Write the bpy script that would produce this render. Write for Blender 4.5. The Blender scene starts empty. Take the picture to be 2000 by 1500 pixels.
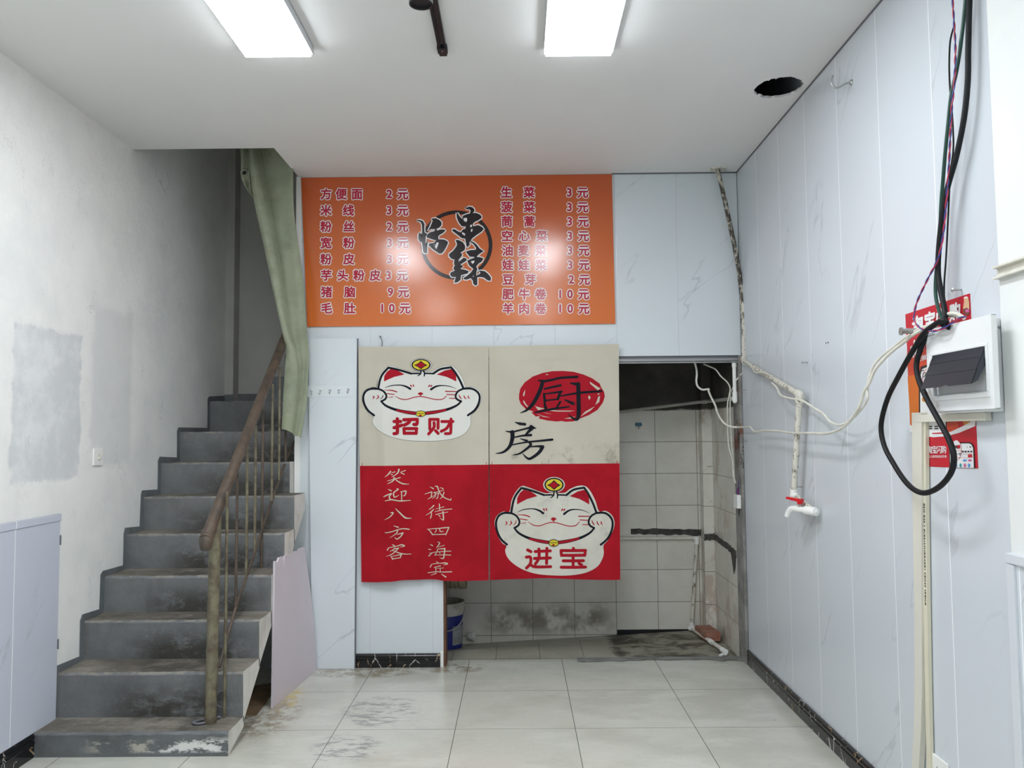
import bpy, bmesh, math, random
from mathutils import Vector, Matrix
random.seed(7)
SC = bpy.context.scene
COL = SC.collection

# ------------------------------------------------------------------ camera
CAM = Vector((-0.27544, -4.75799, 1.47890))
YAW, PITCH, ROLL, FPX = 0.0060888, 0.0594658, 0.0088551, 1587.527
ROT = (Matrix.Rotation(YAW, 3, 'Z') @ Matrix.Rotation(PITCH, 3, 'X') @ Matrix.Rotation(ROLL, 3, 'Y'))
cam_data = bpy.data.cameras.new('camera')
cam_data.sensor_width = 36.0
cam_data.lens = FPX * 36.0 / 2000.0
cam_data.clip_start = 0.02
cam = bpy.data.objects.new('camera', cam_data)
COL.objects.link(cam)
M4 = Matrix.Identity(4)
for i in range(3):
    M4[i][0] = ROT[i][0]; M4[i][1] = ROT[i][2]; M4[i][2] = -ROT[i][1]; M4[i][3] = CAM[i]
cam.matrix_world = M4
SC.camera = cam

# ------------------------------------------------------------------ world, exposure
w = bpy.data.worlds.new('street_daylight'); SC.world = w; w.use_nodes = True
bg = w.node_tree.nodes['Background']
bg.inputs[0].default_value = (0.82, 0.91, 1.0, 1); bg.inputs[1].default_value = 0.7
vs = SC.view_settings
vs.view_transform = 'Standard'; vs.look = 'None'; vs.gamma = 1.0; vs.use_curve_mapping = False
vs.exposure = 0.14
LAMP_STRENGTH = 26.0
SC.cycles.use_denoising = True
SC.cycles.max_bounces = 10
SC.cycles.diffuse_bounces = 6
SC.cycles.sample_clamp_indirect = 6.0

# ------------------------------------------------------------------ room measures (metres)
XL, XR, YB, H = -2.535, 1.1787, 0.4885, 3.1696      # left wall, right wall, back wall, ceiling
YF = -7.6                                            # shop front behind the camera
XO, YO = -1.6993, -0.0527                            # stair opening in the ceiling
YK, XK = 1.364, 1.158                                 # kitchen back wall, kitchen right wall
HT = 4.3

def at(px, py, X=None, Y=None, Z=None):
    """Point of a plane X=, Y= or Z= seen at a place of the photograph (2000x1500)."""
    d = ROT @ Vector(((px - 1000) / FPX, 1.0, -(py - 750) / FPX))
    if X is not None: t = (X - CAM.x) / d.x
    elif Y is not None: t = (Y - CAM.y) / d.y
    else: t = (Z - CAM.z) / d.z
    return CAM + d * t

# ------------------------------------------------------------------ node helpers
class NT:
    def __init__(s, name):
        s.m = bpy.data.materials.new(name); s.m.use_nodes = True
        s.t = s.m.node_tree; s.b = s.t.nodes['Principled BSDF']; s._pos = None
    def n(s, typ, *ins, out=0, **props):
        nd = s.t.nodes.new('ShaderNode' + typ)
        kw = {}
        for k, v in props.items():
            if hasattr(nd, k): setattr(nd, k, v)
            else: kw[k] = v
        for i, v in enumerate(ins): s.put(nd.inputs[i], v)
        for k, v in kw.items(): s.put(nd.inputs[k.replace('_', ' ')], v)
        return nd.outputs[out]
    def put(s, sock, v):
        if v is None: return
        if hasattr(v, 'is_linked') and hasattr(v, 'node'): s.t.links.new(v, sock)
        else:
            if isinstance(v, tuple) and len(v) == 3 and sock.type == 'RGBA': v = (*v, 1)
            sock.default_value = v
    def set(s, **kw):
        for k, v in kw.items(): s.put(s.b.inputs[k.replace('_', ' ')], v)
        return s
    def math(s, op, a, b=None, c=None): return s.n('Math', a, b, c, operation=op)
    def pos(s):
        if s._pos is None:
            g = s.t.nodes.new('ShaderNodeNewGeometry'); s._pos = g.outputs['Position']
            q = s.t.nodes.new('ShaderNodeSeparateXYZ'); s.t.links.new(s._pos, q.inputs[0])
            s.x, s.y, s.z = q.outputs
        return s._pos
    def noise(s, scale, detail=4, rough=.55, vec=None, dist=0.0, color=False):
        v = vec if vec is not None else s.pos()
        return s.n('TexNoise', Vector=v, Scale=float(scale), Detail=float(detail), Roughness=rough, Distortion=dist, out=1 if color else 0)
    def ramp(s, f, lo, hi, a=0.0, b=1.0):
        return s.n('MapRange', f, lo, hi, a, b, interpolation_type='SMOOTHSTEP')
    def mix(s, f, a, b):
        nd = s.t.nodes.new('ShaderNodeMix'); nd.data_type = 'RGBA'
        s.put(nd.inputs[0], f); s.put(nd.inputs[6], a); s.put(nd.inputs[7], b)
        return nd.outputs[2]
    def bump(s, h, strength=.3, dist=.01):
        nd = s.t.nodes.new('ShaderNodeBump'); nd.inputs['Strength'].default_value = strength
        nd.inputs['Distance'].default_value = dist; s.put(nd.inputs['Height'], h)
        s.t.links.new(nd.outputs[0], s.b.inputs['Normal']); return s
    def scaled(s, sx, sy, sz, rot=(0, 0, 0)):
        return s.n('Mapping', s.pos(), Scale=(sx, sy, sz), Rotation=rot, vector_type='POINT')
    def box_mask(s, u, v, uc, vc, hu, hv, edge=.05, scale=9.0, soft=.012):
        """1 inside an area with ragged edges."""
        du = s.math('SUBTRACT', s.math('ABSOLUTE', s.math('SUBTRACT', u, uc)), hu)
        dv = s.math('SUBTRACT', s.math('ABSOLUTE', s.math('SUBTRACT', v, vc)), hv)
        d = s.math('MAXIMUM', du, dv)
        d = s.math('ADD', d, s.math('MULTIPLY', s.math('SUBTRACT', s.noise(scale, 5, .65), .5), edge * 2))
        return s.ramp(d, -soft, soft, 1.0, 0.0)

def plain(name, col, rough=.5, metal=0.0, col2=None, scale=6.0, lo=.35, hi=.7, bump=0.0, bscale=60.0, spec=.5, coat=0.0):
    t = NT(name)
    c = col if col2 is None else t.mix(t.ramp(t.noise(scale, 5, .6), lo, hi), col, col2)
    t.set(Base_Color=c, Roughness=rough, Metallic=metal, Specular_IOR_Level=spec, Coat_Weight=coat)
    if bump: t.bump(t.noise(bscale, 4), bump, .004)
    return t.m

# ------------------------------------------------------------------ mesh helpers
ORI = {}
class MB:
    def __init__(s): s.v = []; s.f = []; s.mi = []
    def add(s, vs, fs, mi=0):
        b = len(s.v); s.v += [tuple(p) for p in vs]
        for f in fs: s.f.append([b + i for i in f]); s.mi.append(mi)
        return s
    def box(s, x0, x1, y0, y1, z0, z1, mi=0):
        v = [(x, y, z) for z in (z0, z1) for y in (y0, y1) for x in (x0, x1)]
        return s.add(v, [(0, 2, 3, 1), (4, 5, 7, 6), (0, 1, 5, 4), (2, 6, 7, 3), (0, 4, 6, 2), (1, 3, 7, 5)], mi)
    def rbox(s, x0, x1, y0, y1, z0, z1, r=.004, seg=2, mi=0):
        bm = bmesh.new()
        bmesh.ops.create_cube(bm, size=1)
        for q in bm.verts:
            q.co = ((x0 + x1) / 2 + q.co.x * (x1 - x0), (y0 + y1) / 2 + q.co.y * (y1 - y0), (z0 + z1) / 2 + q.co.z * (z1 - z0))
        bmesh.ops.bevel(bm, geom=bm.edges[:], offset=r, segments=seg, affect='EDGES', profile=.6)
        return s.bm(bm, mi)
    def bm(s, bm, mi=0):
        bm.verts.index_update()
        s.add([q.co[:] for q in bm.verts], [[q.index for q in f.verts] for f in bm.faces], mi)
        bm.free(); return s
    def hexa(s, p, mi=0):
        """8 corners: four of one face, then the four opposite ones in the same order."""
        return s.add(p, [(0, 1, 2, 3), (7, 6, 5, 4), (0, 4, 5, 1), (1, 5, 6, 2), (2, 6, 7, 3), (3, 7, 4, 0)], mi)
    def prism(s, poly, axis, a, b, mi=0):
        """poly: 2-D points of the two remaining axes (in xyz order), extruded from a to b along axis."""
        def P(q, t):
            l = list(q); l.insert('XYZ'.index(axis), t); return tuple(l)
        bm = bmesh.new(); n = len(poly)
        va = [bm.verts.new(P(q, a)) for q in poly]; vb = [bm.verts.new(P(q, b)) for q in poly]
        fs = [bm.faces.new(va), bm.faces.new(vb[::-1])]
        for f in fs: f.normal_update()
        for i in range(n): bm.faces.new((va[i], vb[i], vb[(i + 1) % n], va[(i + 1) % n]))
        bmesh.ops.triangulate(bm, faces=fs, ngon_method='EAR_CLIP')
        bmesh.ops.recalc_face_normals(bm, faces=bm.faces[:])
        return s.bm(bm, mi)
    def tube(s, pts, r, seg=10, smooth=True, sub=6, mi=0, flat=1.0, cap=True):
        pts = [Vector(p) for p in pts]
        n0 = len(pts); rs = list(r) if hasattr(r, '__len__') else [r] * n0
        if smooth and n0 > 2: pts, rs = catmull(pts, rs, sub)
        rings = []; up = None
        for i, p in enumerate(pts):
            t = (pts[min(i + 1, len(pts) - 1)] - pts[max(i - 1, 0)])
            if t.length < 1e-9: t = Vector((0, 0, 1))
            t.normalize()
            if up is None:
                up = Vector((1, 0, 0)) if abs(t.x) < .9 else Vector((0, 1, 0))
            a = (up - t * up.dot(t)).normalized(); b = t.cross(a); up = a
            rings.append([p + (a * math.cos(k * 2 * math.pi / seg) + b * math.sin(k * 2 * math.pi / seg) * flat) * rs[i] for k in range(seg)])
        vs = [q for rg in rings for q in rg]; fs = []
        for i in range(len(rings) - 1):
            for k in range(seg):
                fs.append((i * seg + k, i * seg + (k + 1) % seg, (i + 1) * seg + (k + 1) % seg, (i + 1) * seg + k))
        if cap:
            fs.append(tuple(range(seg))[::-1]); fs.append(tuple((len(rings) - 1) * seg + k for k in range(seg)))
        return s.add(vs, fs, mi)
    def rod(s, a, b, r, seg=12, mi=0): return s.tube([a, b], r, seg, smooth=False, mi=mi)
    def lathe(s, c, prof, seg=32, axis='Z', mi=0, closed=False):
        """prof: (radius, height) pairs turned about an axis through c."""
        vs = []; fs = []
        for r, h in prof:
            for k in range(seg):
                a = 2 * math.pi * k / seg; u, v = r * math.cos(a), r * math.sin(a)
                vs.append({'Z': (c[0] + u, c[1] + v, c[2] + h), 'X': (c[0] + h, c[1] + u, c[2] + v), 'Y': (c[0] + u, c[1] + h, c[2] + v)}[axis])
        for i in range(len(prof) - 1):
            for k in range(seg):
                fs.append((i * seg + k, i * seg + (k + 1) % seg, (i + 1) * seg + (k + 1) % seg, (i + 1) * seg + k))
        return s.add(vs, fs, mi)
    def ball(s, c, r, mi=0, sz=1.0):
        bm = bmesh.new(); bmesh.ops.create_uvsphere(bm, u_segments=14, v_segments=9, radius=r)
        for q in bm.verts: q.co = (c[0] + q.co.x, c[1] + q.co.y, c[2] + q.co.z * sz)
        return s.bm(bm, mi)
    def sheet(s, rows, thick, mi=0):
        """Closed thin cloth or paper from a grid of points (rows of equal length); thick offsets along -Y or given vector."""
        th = Vector(thick); nr, nc = len(rows), len(rows[0])
        A = [Vector(p) for r in rows for p in r]; B = [p + th for p in A]; N = len(A); fs = []
        ms = []
        for i in range(nr - 1):
            for j in range(nc - 1):
                a, b, c, d = i * nc + j, i * nc + j + 1, (i + 1) * nc + j + 1, (i + 1) * nc + j
                fs.append((d, c, b, a)); fs.append((N + a, N + b, N + c, N + d))
        for j in range(nc - 1):
            fs.append((j, j + 1, N + j + 1, N + j)); o = (nr - 1) * nc
            fs.append((o + j + 1, o + j, N + o + j, N + o + j + 1))
        for i in range(nr - 1):
            a, b = i * nc, (i + 1) * nc
            fs.append((b, a, N + a, N + b)); a += nc - 1; b += nc - 1
            fs.append((a, b, N + b, N + a))
        return s.add(A + B, fs, mi)
    def build(s, name, mats, parent=None, smooth=False, origin=None):
        me = bpy.data.meshes.new(name)
        if parent is not None: org = ORI[parent.name]
        elif origin is not None: org = Vector(origin)
        else:
            xs, ys, zs = zip(*s.v)
            org = Vector(((min(xs) + max(xs)) / 2, (min(ys) + max(ys)) / 2, min(zs)))
        me.from_pydata([(p[0] - org.x, p[1] - org.y, p[2] - org.z) for p in s.v], [], s.f)
        if not isinstance(mats, (list, tuple)): mats = [mats]
        for m in mats: me.materials.append(m)
        me.polygons.foreach_set('material_index', s.mi)
        if smooth:
            me.polygons.foreach_set('use_smooth', [True] * len(me.polygons))
            try: me.set_sharp_from_angle(angle=math.radians(42))
            except Exception: pass
        me.update()
        o = bpy.data.objects.new(name, me); COL.objects.link(o)
        if parent is not None: o.parent = parent
        else: o.location = org
        ORI[o.name] = org
        return o

def catmull(pts, rs, sub):
    P, Rr = [], []; n = len(pts)
    for i in range(n - 1):
        p0, p1, p2, p3 = pts[max(i - 1, 0)], pts[i], pts[i + 1], pts[min(i + 2, n - 1)]
        for k in range(sub):
            t = k / sub
            P.append(.5 * (2 * p1 + (p2 - p0) * t + (2 * p0 - 5 * p1 + 4 * p2 - p3) * t * t + (3 * p1 - p0 - 3 * p2 + p3) * t ** 3))
            Rr.append(rs[i] + (rs[i + 1] - rs[i]) * t)
    P.append(pts[-1]); Rr.append(rs[-1]); return P, Rr

def join(m, art, off=0):
    m.add(art.mb.v, []); b = len(m.v) - len(art.mb.v)
    for f, k in zip(art.mb.f, art.mb.mi): m.f.append([b + i for i in f]); m.mi.append(k + off)

def tag(o, label=None, cat=None, group=None, kind=None):
    if label: o['label'] = label
    if cat: o['category'] = cat
    if group: o['group'] = group
    if kind: o['kind'] = kind
    return o
def struct(o): o['kind'] = 'structure'; return o
def thing(name, label, cat, loc, group=None):
    o = bpy.data.objects.new(name, None); COL.objects.link(o); o.location = loc
    o.empty_display_size = .1; ORI[o.name] = Vector(loc)
    return tag(o, label, cat, group)
def copy_tree(o, loc, label=None, group=None):
    r = o.copy(); COL.objects.link(r); r.location = loc
    if label: r['label'] = label
    if group: r['group'] = group
    for ch in list(o.children):
        c = ch.copy(); COL.objects.link(c); c.parent = r
        for g in list(ch.children):
            d = g.copy(); COL.objects.link(d); d.parent = c
    return r

# ------------------------------------------------------------------ flat art (print, lettering)
def clip_tri(poly):
    bm = bmesh.new(); vs = [bm.verts.new((p[0], p[1], 0)) for p in poly]
    try: f = bm.faces.new(vs)
    except Exception: bm.free(); return [], []
    f.normal_update()
    bmesh.ops.triangulate(bm, faces=[f], ngon_method='EAR_CLIP')
    bm.verts.index_update()
    r = [q.co.xy[:] for q in bm.verts], [[q.index for q in f.verts] for f in bm.faces]
    bm.free(); return r
class Art:
    """Print on a surface: shapes given in picture units (zx, zy), mapped by fn(x, y, layer) to a point."""
    def __init__(s, fn, ox=0, oy=0, sc=1.0, cell=0): s.fn, s.ox, s.oy, s.sc, s.cell, s.mb, s.k = fn, ox, oy, sc, cell, MB(), 0
    def _put(s, vs, fs, mi, layer, lev=None):
        s.k += 1; layer += .02 * (s.k % 25)                     # overlapping strokes lie a hair apart
        vs = [(s.ox + x / s.sc, s.oy + y / s.sc) for x, y in vs]
        if s.cell and len(vs) > 2:
            bm = bmesh.new(); q = [bm.verts.new((x, y, 0)) for x, y in vs]
            for f in fs:
                try: bm.faces.new([q[i] for i in f])
                except ValueError: pass
            xs = [p[0] for p in vs]; ys = [p[1] for p in vs]
            for ax, lo, hi in ((0, min(xs), max(xs)), (1, min(ys), max(ys))):
                k = math.ceil(lo / s.cell) * s.cell
                while k < hi:
                    no = (1, 0, 0) if ax == 0 else (0, 1, 0)
                    bmesh.ops.bisect_plane(bm, geom=bm.verts[:] + bm.edges[:] + bm.faces[:], plane_co=(k, k, 0), plane_no=no, dist=1e-5)
                    k += s.cell
            bm.verts.index_update()
            vs = [p.co.xy[:] for p in bm.verts]; fs = [[p.index for p in f.verts] for f in bm.faces]; bm.free()
        P = [s.fn(x, y, layer + (lev[i] if lev else 0)) for i, (x, y) in enumerate(vs)]
        s.mb.add(P, fs, mi)
    def fill(s, poly, mi=0, layer=1, smooth=False):
        if smooth:
            n = len(poly); out = []
            for i in range(n):
                p = [Vector(poly[(i + k) % n]) for k in (-1, 0, 1, 2)]
                for k in range(5):
                    t = k / 5
                    out.append((.5 * (2 * p[1] + (p[2] - p[0]) * t + (2 * p[0] - 5 * p[1] + 4 * p[2] - p[3]) * t * t + (3 * p[1] - p[0] - 3 * p[2] + p[3]) * t ** 3))[:])
            poly = out
        vs, fs = clip_tri(poly)
        s._put(vs, fs, mi, layer); return s
    def ellipse(s, cx, cy, rx, ry, mi=0, layer=1, n=40):
        return s.fill([(cx + rx * math.cos(2 * math.pi * k / n), cy + ry * math.sin(2 * math.pi * k / n)) for k in range(n)], mi, layer)
    def ring(s, cx, cy, rx, ry, ix, iy, mi=0, layer=1, n=64):
        vs = []; fs = []
        for k in range(n):
            a = 2 * math.pi * k / n; c, d = math.cos(a), math.sin(a)
            vs += [(cx + rx * c, cy + ry * d), (cx + ix * c, cy + iy * d)]
            j = (k + 1) % n; fs.append((2 * k, 2 * j, 2 * j + 1, 2 * k + 1))
        s._put(vs, fs, mi, layer); return s
    def stroke(s, pts, mi=0, layer=1, w=None, smooth=True, sub=6, closed=False, grow=0.0):
        p3 = [Vector((p[0], p[1])) for p in pts]
        rs = [((p[2] if len(p) > 2 else w) / 2 + grow) for p in pts]
        if closed: p3.append(p3[0]); rs.append(rs[0])
        if smooth and len(p3) > 2: p3, rs = catmull(p3, rs, sub)
        L, R = [], []; n = len(p3)
        for i in range(n):
            t = p3[min(i + 1, n - 1)] - p3[max(i - 1, 0)]
            if t.length < 1e-6: t = Vector((1, 0))
            t.normalize(); nn = Vector((-t.y, t.x)) * rs[i]
            L.append(p3[i] + nn); R.append(p3[i] - nn)
        vs = [p[:] for p in L] + [p[:] for p in R]
        fs = [(i, i + 1, n + i + 1, n + i) for i in range(n - 1)]
        s._put(vs, fs, mi, layer)
        if not closed:
            for i in (0, n - 1):
                if rs[i] > 1.0: s.ellipse(p3[i].x, p3[i].y, rs[i], rs[i], mi, layer, 12)
        return s
    def strokes(s, lst, mi=0, layer=1, grow=0.0, **k):
        for q in lst: s.stroke(q, mi, layer, grow=grow, **k)
        return s
    def text(s, ch, cx, cy, h, mi=0, layer=1, bold=0.0, sx=1.0, shear=0.0):
        """One glyph or a short string centred at (cx, cy), h = height of a full-size character."""
        vs, fs, (x0, x1, y0, y1), lev = glyph(ch, bold)
        mx = (x0 + x1) / 2; my = .38 if any(ord(c) > 255 for c in ch) else (y0 + y1) / 2
        s._put([(cx + ((x - mx) * sx + shear * (y - my)) * h, cy - (y - my) * h) for x, y in vs], fs, mi, layer, lev); return s
GL = {}
def glyph(ch, bold):
    k = (ch, round(bold, 4))
    if k not in GL:
        c = bpy.data.curves.new('t', 'FONT'); c.body = ch; c.size = 1.0; c.resolution_u = 3
        o = bpy.data.objects.new('t', c); COL.objects.link(o)
        dg = bpy.context.evaluated_depsgraph_get(); dg.update()
        e = o.evaluated_get(dg); me = e.to_mesh()
        vs = [(v.co.x, v.co.y) for v in me.vertices]; fs = [list(p.vertices) for p in me.polygons]
        e.to_mesh_clear(); bpy.data.objects.remove(o); bpy.data.curves.remove(c)
        lev = [0.0] * len(vs)
        if bold:                                                # thicken: a round pen drawn along every outline
            cnt = {}
            for f in fs:
                for i in range(len(f)):
                    e_ = (min(f[i], f[i - 1]), max(f[i], f[i - 1])); cnt[e_] = cnt.get(e_, 0) + 1
            nv0 = list(vs); done = set()
            for (i, j), q in cnt.items():
                if q != 1: continue
                a, b = Vector(nv0[i]), Vector(nv0[j]); d = b - a
                if d.length < 1e-6: continue
                nn = Vector((-d.y, d.x)).normalized() * bold; k0 = len(vs)
                vs += [(a + nn)[:], (b + nn)[:], (b - nn)[:], (a - nn)[:]]; fs.append([k0, k0 + 1, k0 + 2, k0 + 3]); lev += [.02 * (1 + len(fs) % 29)] * 4
                if i not in done:
                    done.add(i); k0 = len(vs)
                    vs += [(a.x + bold * math.cos(t * math.pi / 3), a.y + bold * math.sin(t * math.pi / 3)) for t in range(6)]; fs.append([k0 + t for t in range(6)]); lev += [.02 * (1 + len(fs) % 29)] * 6
        xs = [p[0] for p in vs] or [0]; ys = [p[1] for p in vs] or [0]
        GL[k] = (vs, fs, (min(xs), max(xs), min(ys), max(ys)), lev)
    return GL[k]
# ================================================================== materials
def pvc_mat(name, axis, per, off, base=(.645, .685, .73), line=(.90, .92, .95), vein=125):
    """Glossy PVC boards with faint grey marble veins and bevel glints painted as pale joint lines."""
    t = NT(name); t.pos(); u = {'x': t.x, 'y': t.y}[axis]
    an = math.radians(vein); ca, sa = math.cos(an), math.sin(an)
    al = t.math('ADD', t.math('MULTIPLY', u, ca), t.math('MULTIPLY', t.z, sa))
    ac = t.math('SUBTRACT', t.math('MULTIPLY', t.z, ca), t.math('MULTIPLY', u, sa))
    brd = t.math('MULTIPLY', t.math('FLOOR', t.math('DIVIDE', t.math('SUBTRACT', u, off), per)), 3.7)
    m2 = t.n('CombineXYZ', t.math('ADD', t.math('MULTIPLY', ac, 2.6), brd), t.math('MULTIPLY', al, .55), brd)
    n1 = t.noise(1.0, 5, .48, m2, .25)
    v = t.ramp(t.math('ABSOLUTE', t.math('SUBTRACT', n1, .5)), 0.0, .0075, 1.0, 0.0)
    msk = t.noise(1.3, 2, .5, t.n('CombineXYZ', t.math('MULTIPLY', ac, 1.2), t.math('MULTIPLY', al, 1.5), t.math('ADD', brd, 5.0)))
    v = t.math('MULTIPLY', v, t.ramp(msk, .46, .60))
    c = t.mix(t.ramp(t.noise(.9, 3), .3, .7), base, tuple(b * .95 for b in base))
    c = t.mix(t.math('MULTIPLY', v, .5), c, (.44, .46, .50))
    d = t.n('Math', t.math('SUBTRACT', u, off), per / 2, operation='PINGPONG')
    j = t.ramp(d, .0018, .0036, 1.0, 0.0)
    c = t.mix(j, c, line)  # joint line in the colour; the pale default paints in the bevel's reflection
    t.set(Base_Color=c, Roughness=.24, Specular_IOR_Level=.5)
    t.bump(t.ramp(d, .002, .006), .35, .0015)
    return t.m
MT = {}
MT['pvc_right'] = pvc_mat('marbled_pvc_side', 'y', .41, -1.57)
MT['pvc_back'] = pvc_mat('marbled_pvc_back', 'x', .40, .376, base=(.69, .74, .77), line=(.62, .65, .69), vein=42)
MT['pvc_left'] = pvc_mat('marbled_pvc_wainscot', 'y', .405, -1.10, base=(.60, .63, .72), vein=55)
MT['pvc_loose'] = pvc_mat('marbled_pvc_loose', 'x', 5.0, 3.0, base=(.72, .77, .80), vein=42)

# plastered left wall
t = NT('white_plaster'); t.pos()
c = t.mix(t.ramp(t.noise(2.2, 6, .65), .35, .72), (.86, .86, .835), (.77, .775, .76))
c = t.mix(t.math('MULTIPLY', t.ramp(t.noise(7, 6, .7), .55, .8), .35), c, (.60, .59, .58))
p1 = t.box_mask(t.y, t.z, -.853, 1.63, .285, .365, .045, 10)
pc = t.mix(t.ramp(t.noise(5, 6, .7), .38, .66), (.58, .60, .625), (.74, .755, .765))
c = t.mix(t.math('MULTIPLY', p1, .75), c, pc)
p2 = t.box_mask(t.y, t.z, -.24, 1.75, .22, .43, .05, 8, .03)
c = t.mix(t.math('MULTIPLY', p2, .35), c, (.56, .58, .585))
cr = t.ramp(t.math('ABSOLUTE', t.math('SUBTRACT', t.noise(1.9, 7, .7, None, 1.2), .5)), 0, .004, 1, 0)
c = t.mix(t.math('MULTIPLY', t.math('MULTIPLY', cr, t.ramp(t.noise(3.1, 2), .56, .66)), .6), c, (.25, .24, .24))
t.set(Base_Color=c, Roughness=.8, Specular_IOR_Level=.3)
t.bump(t.math('ADD', t.noise(14, 6, .6), t.math('MULTIPLY', p1, -.4)), .35, .012)
MT['plaster'] = t.m

MT['white_paint'] = plain('white_wall_paint', (.80, .81, .79), .6, col2=(.76, .77, .755), scale=2.5, bump=.08)
MT['ceiling'] = plain('ceiling_paint', (.79, .79, .78), .85, col2=(.77, .77, .76), scale=1.4, spec=.2)
MT['dark_void'] = plain('dark_roof_void', (.012, .012, .014), .9)  # near-black colour paints in the darkness of voids and gaps
MT['line'] = plain('grey_edge_strip', (.14, .14, .16), .5)
MT['pvc_plain'] = plain('plain_pale_pvc', (.66, .69, .73), .3)
MT['cement'] = plain('bare_cement', (.27, .265, .25), .9, col2=(.18, .175, .165), scale=9, bump=.5)

# main floor, 0.6 m polished tiles
t = NT('polished_floor_tiles'); t.pos()
dx = t.n('Math', t.x, .3, operation='PINGPONG'); dy = t.n('Math', t.y, .3, operation='PINGPONG')
g = t.ramp(t.math('MINIMUM', dx, dy), .0010, .0022, 1, 0)
ix = t.math('FLOOR', t.math('DIVIDE', t.x, .6)); iy = t.math('FLOOR', t.math('DIVIDE', t.y, .6))
cb = t.n('CombineXYZ', ix, iy, 3.3)
wn = t.n('TexWhiteNoise', cb, noise_dimensions='3D')
c = t.mix(wn, (.62, .62, .55), (.58, .58, .51))
low = t.noise(1.7, 6, .6, t.scaled(1.0, 1.7, 1))
c = t.mix(t.math('MULTIPLY', t.ramp(low, .42, .62), .55), c, (.47, .465, .40))
c = t.mix(t.math('MULTIPLY', t.ramp(t.noise(2.3, 5, .6, t.scaled(1.0, 2.4, 1, (0, 0, .2))), .50, .68), .5), c, (.69, .69, .635))
c = t.mix(t.math('MULTIPLY', t.ramp(t.noise(26, 4, .7), .52, .72), .25), c, (.40, .40, .36))
# grey scuffed smears left of the middle of the floor
ms = t.scaled(4.0, 10.0, 1, (0, 0, math.radians(28)))
sm = t.ramp(t.noise(2.2, 6, .72, ms), .47, .60)
def spot(cx, cy, rx, ry):
    a = t.math('DIVIDE', t.math('SUBTRACT', t.x, cx), rx); b = t.math('DIVIDE', t.math('SUBTRACT', t.y, cy), ry)
    return t.ramp(t.math('ADD', t.math('MULTIPLY', a, a), t.math('MULTIPLY', b, b)), .2, 1.0, 1, 0)
sp = t.math('MAXIMUM', spot(-1.02, -.33, .24, .30), spot(-1.10, -.83, .20, .22))
c = t.mix(t.math('MULTIPLY', t.math('MULTIPLY', sm, sp), .75), c, (.22, .22, .215))
# brown grime along the foot of the back wall and under the board
gr = t.math('MAXIMUM', spot(-1.25, .40, .42, .17), t.math('MAXIMUM', spot(-.70, .46, .25, .14), spot(-1.62, -.40, .22, .40)))
gm = t.math('MULTIPLY', gr, t.ramp(t.noise(11, 7, .75), .42, .56))
c = t.mix(t.math('MULTIPLY', gm, .75), c, (.25, .20, .13))
ye = t.math('MULTIPLY', spot(-1.56, -.12, .09, .24), t.ramp(t.noise(13, 5, .7), .42, .58))
c = t.mix(t.math('MULTIPLY', ye, .7), c, (.58, .46, .16))
vo = t.n('TexVoronoi', Vector=t.pos(), Scale=4.2)
ch = t.math('MULTIPLY', t.ramp(vo, .012, .02, 1, 0), t.ramp(t.noise(1.5, 1), .5, .55))
c = t.mix(ch, c, (.05, .05, .05))
c = t.mix(g, c, (.10, .10, .09))
t.set(Base_Color=c, Specular_IOR_Level=.5, Roughness=t.ramp(low, .35, .65, .13, .27))
t.bump(g, -.2, .001)
MT['floor'] = t.m

# kitchen wall tiles with soot above, kitchen floor
t = NT('kitchen_wall_tiles'); t.pos()
u = t.math('ADD', t.x, t.y)
dx = t.n('Math', t.math('SUBTRACT', t.x, .137), .155, operation='PINGPONG')
dz = t.n('Math', t.math('SUBTRACT', t.z, .215), .2367 / 2, operation='PINGPONG')
nrm = t.t.nodes.new('ShaderNodeNewGeometry'); sx = t.t.nodes.new('ShaderNodeSeparateXYZ'); t.t.links.new(nrm.outputs['Normal'], sx.inputs[0])
facex = t.ramp(t.math('ABSOLUTE', sx.outputs[0]), .4, .6)
dx = t.math('ADD', dx, t.math('MULTIPLY', facex, 1.0))
g = t.ramp(t.math('MINIMUM', dx, dz), .0012, .0026, 1, 0)
c = t.mix(t.ramp(t.noise(3, 5, .6), .35, .7), (.74, .72, .65), (.63, .61, .54))
rust = t.math('MULTIPLY', t.ramp(t.noise(5, 7, .75, t.scaled(1, 1, .6)), .49, .60), t.ramp(t.x, 1.03, 1.10))
c = t.mix(t.math('MULTIPLY', rust, .55), c, (.36, .24, .16))
dirt = t.math('MULTIPLY', t.ramp(t.noise(5.0, 6, .7), .40, .60), t.math('MULTIPLY', t.ramp(t.z, .27, .10), t.ramp(t.z, -.06, .06)))
rng = t.math('MULTIPLY', t.ramp(t.x, -.62, -.40), t.ramp(t.x, .50, .28))
c = t.mix(t.math('MULTIPLY', t.math('MULTIPLY', dirt, rng), .8), c, (.15, .125, .085))
c = t.mix(g, c, (.13, .12, .10))
zz = t.math('ADD', t.z, t.math('MULTIPLY', t.math('SUBTRACT', t.noise(9, 5, .7), .5), .03))
so = t.ramp(zz, 1.632, 1.642)
soc = t.mix(t.ramp(t.noise(3.4, 6, .65), .4, .75), (.060, .054, .046), (.12, .105, .085))
c = t.mix(so, c, soc)
t.set(Base_Color=c, Roughness=t.math('ADD', .3, t.math('MULTIPLY', so, .5)))
t.bump(t.math('ADD', g, t.math('MULTIPLY', so, t.noise(20, 6))), -.2, .002)
MT['ktile'] = t.m
t = NT('kitchen_floor_tiles'); t.pos()
dx = t.n('Math', t.math('ADD', t.x, .14), .145, operation='PINGPONG'); dy = t.n('Math', t.math('SUBTRACT', t.y, .97), .15, operation='PINGPONG')
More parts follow.
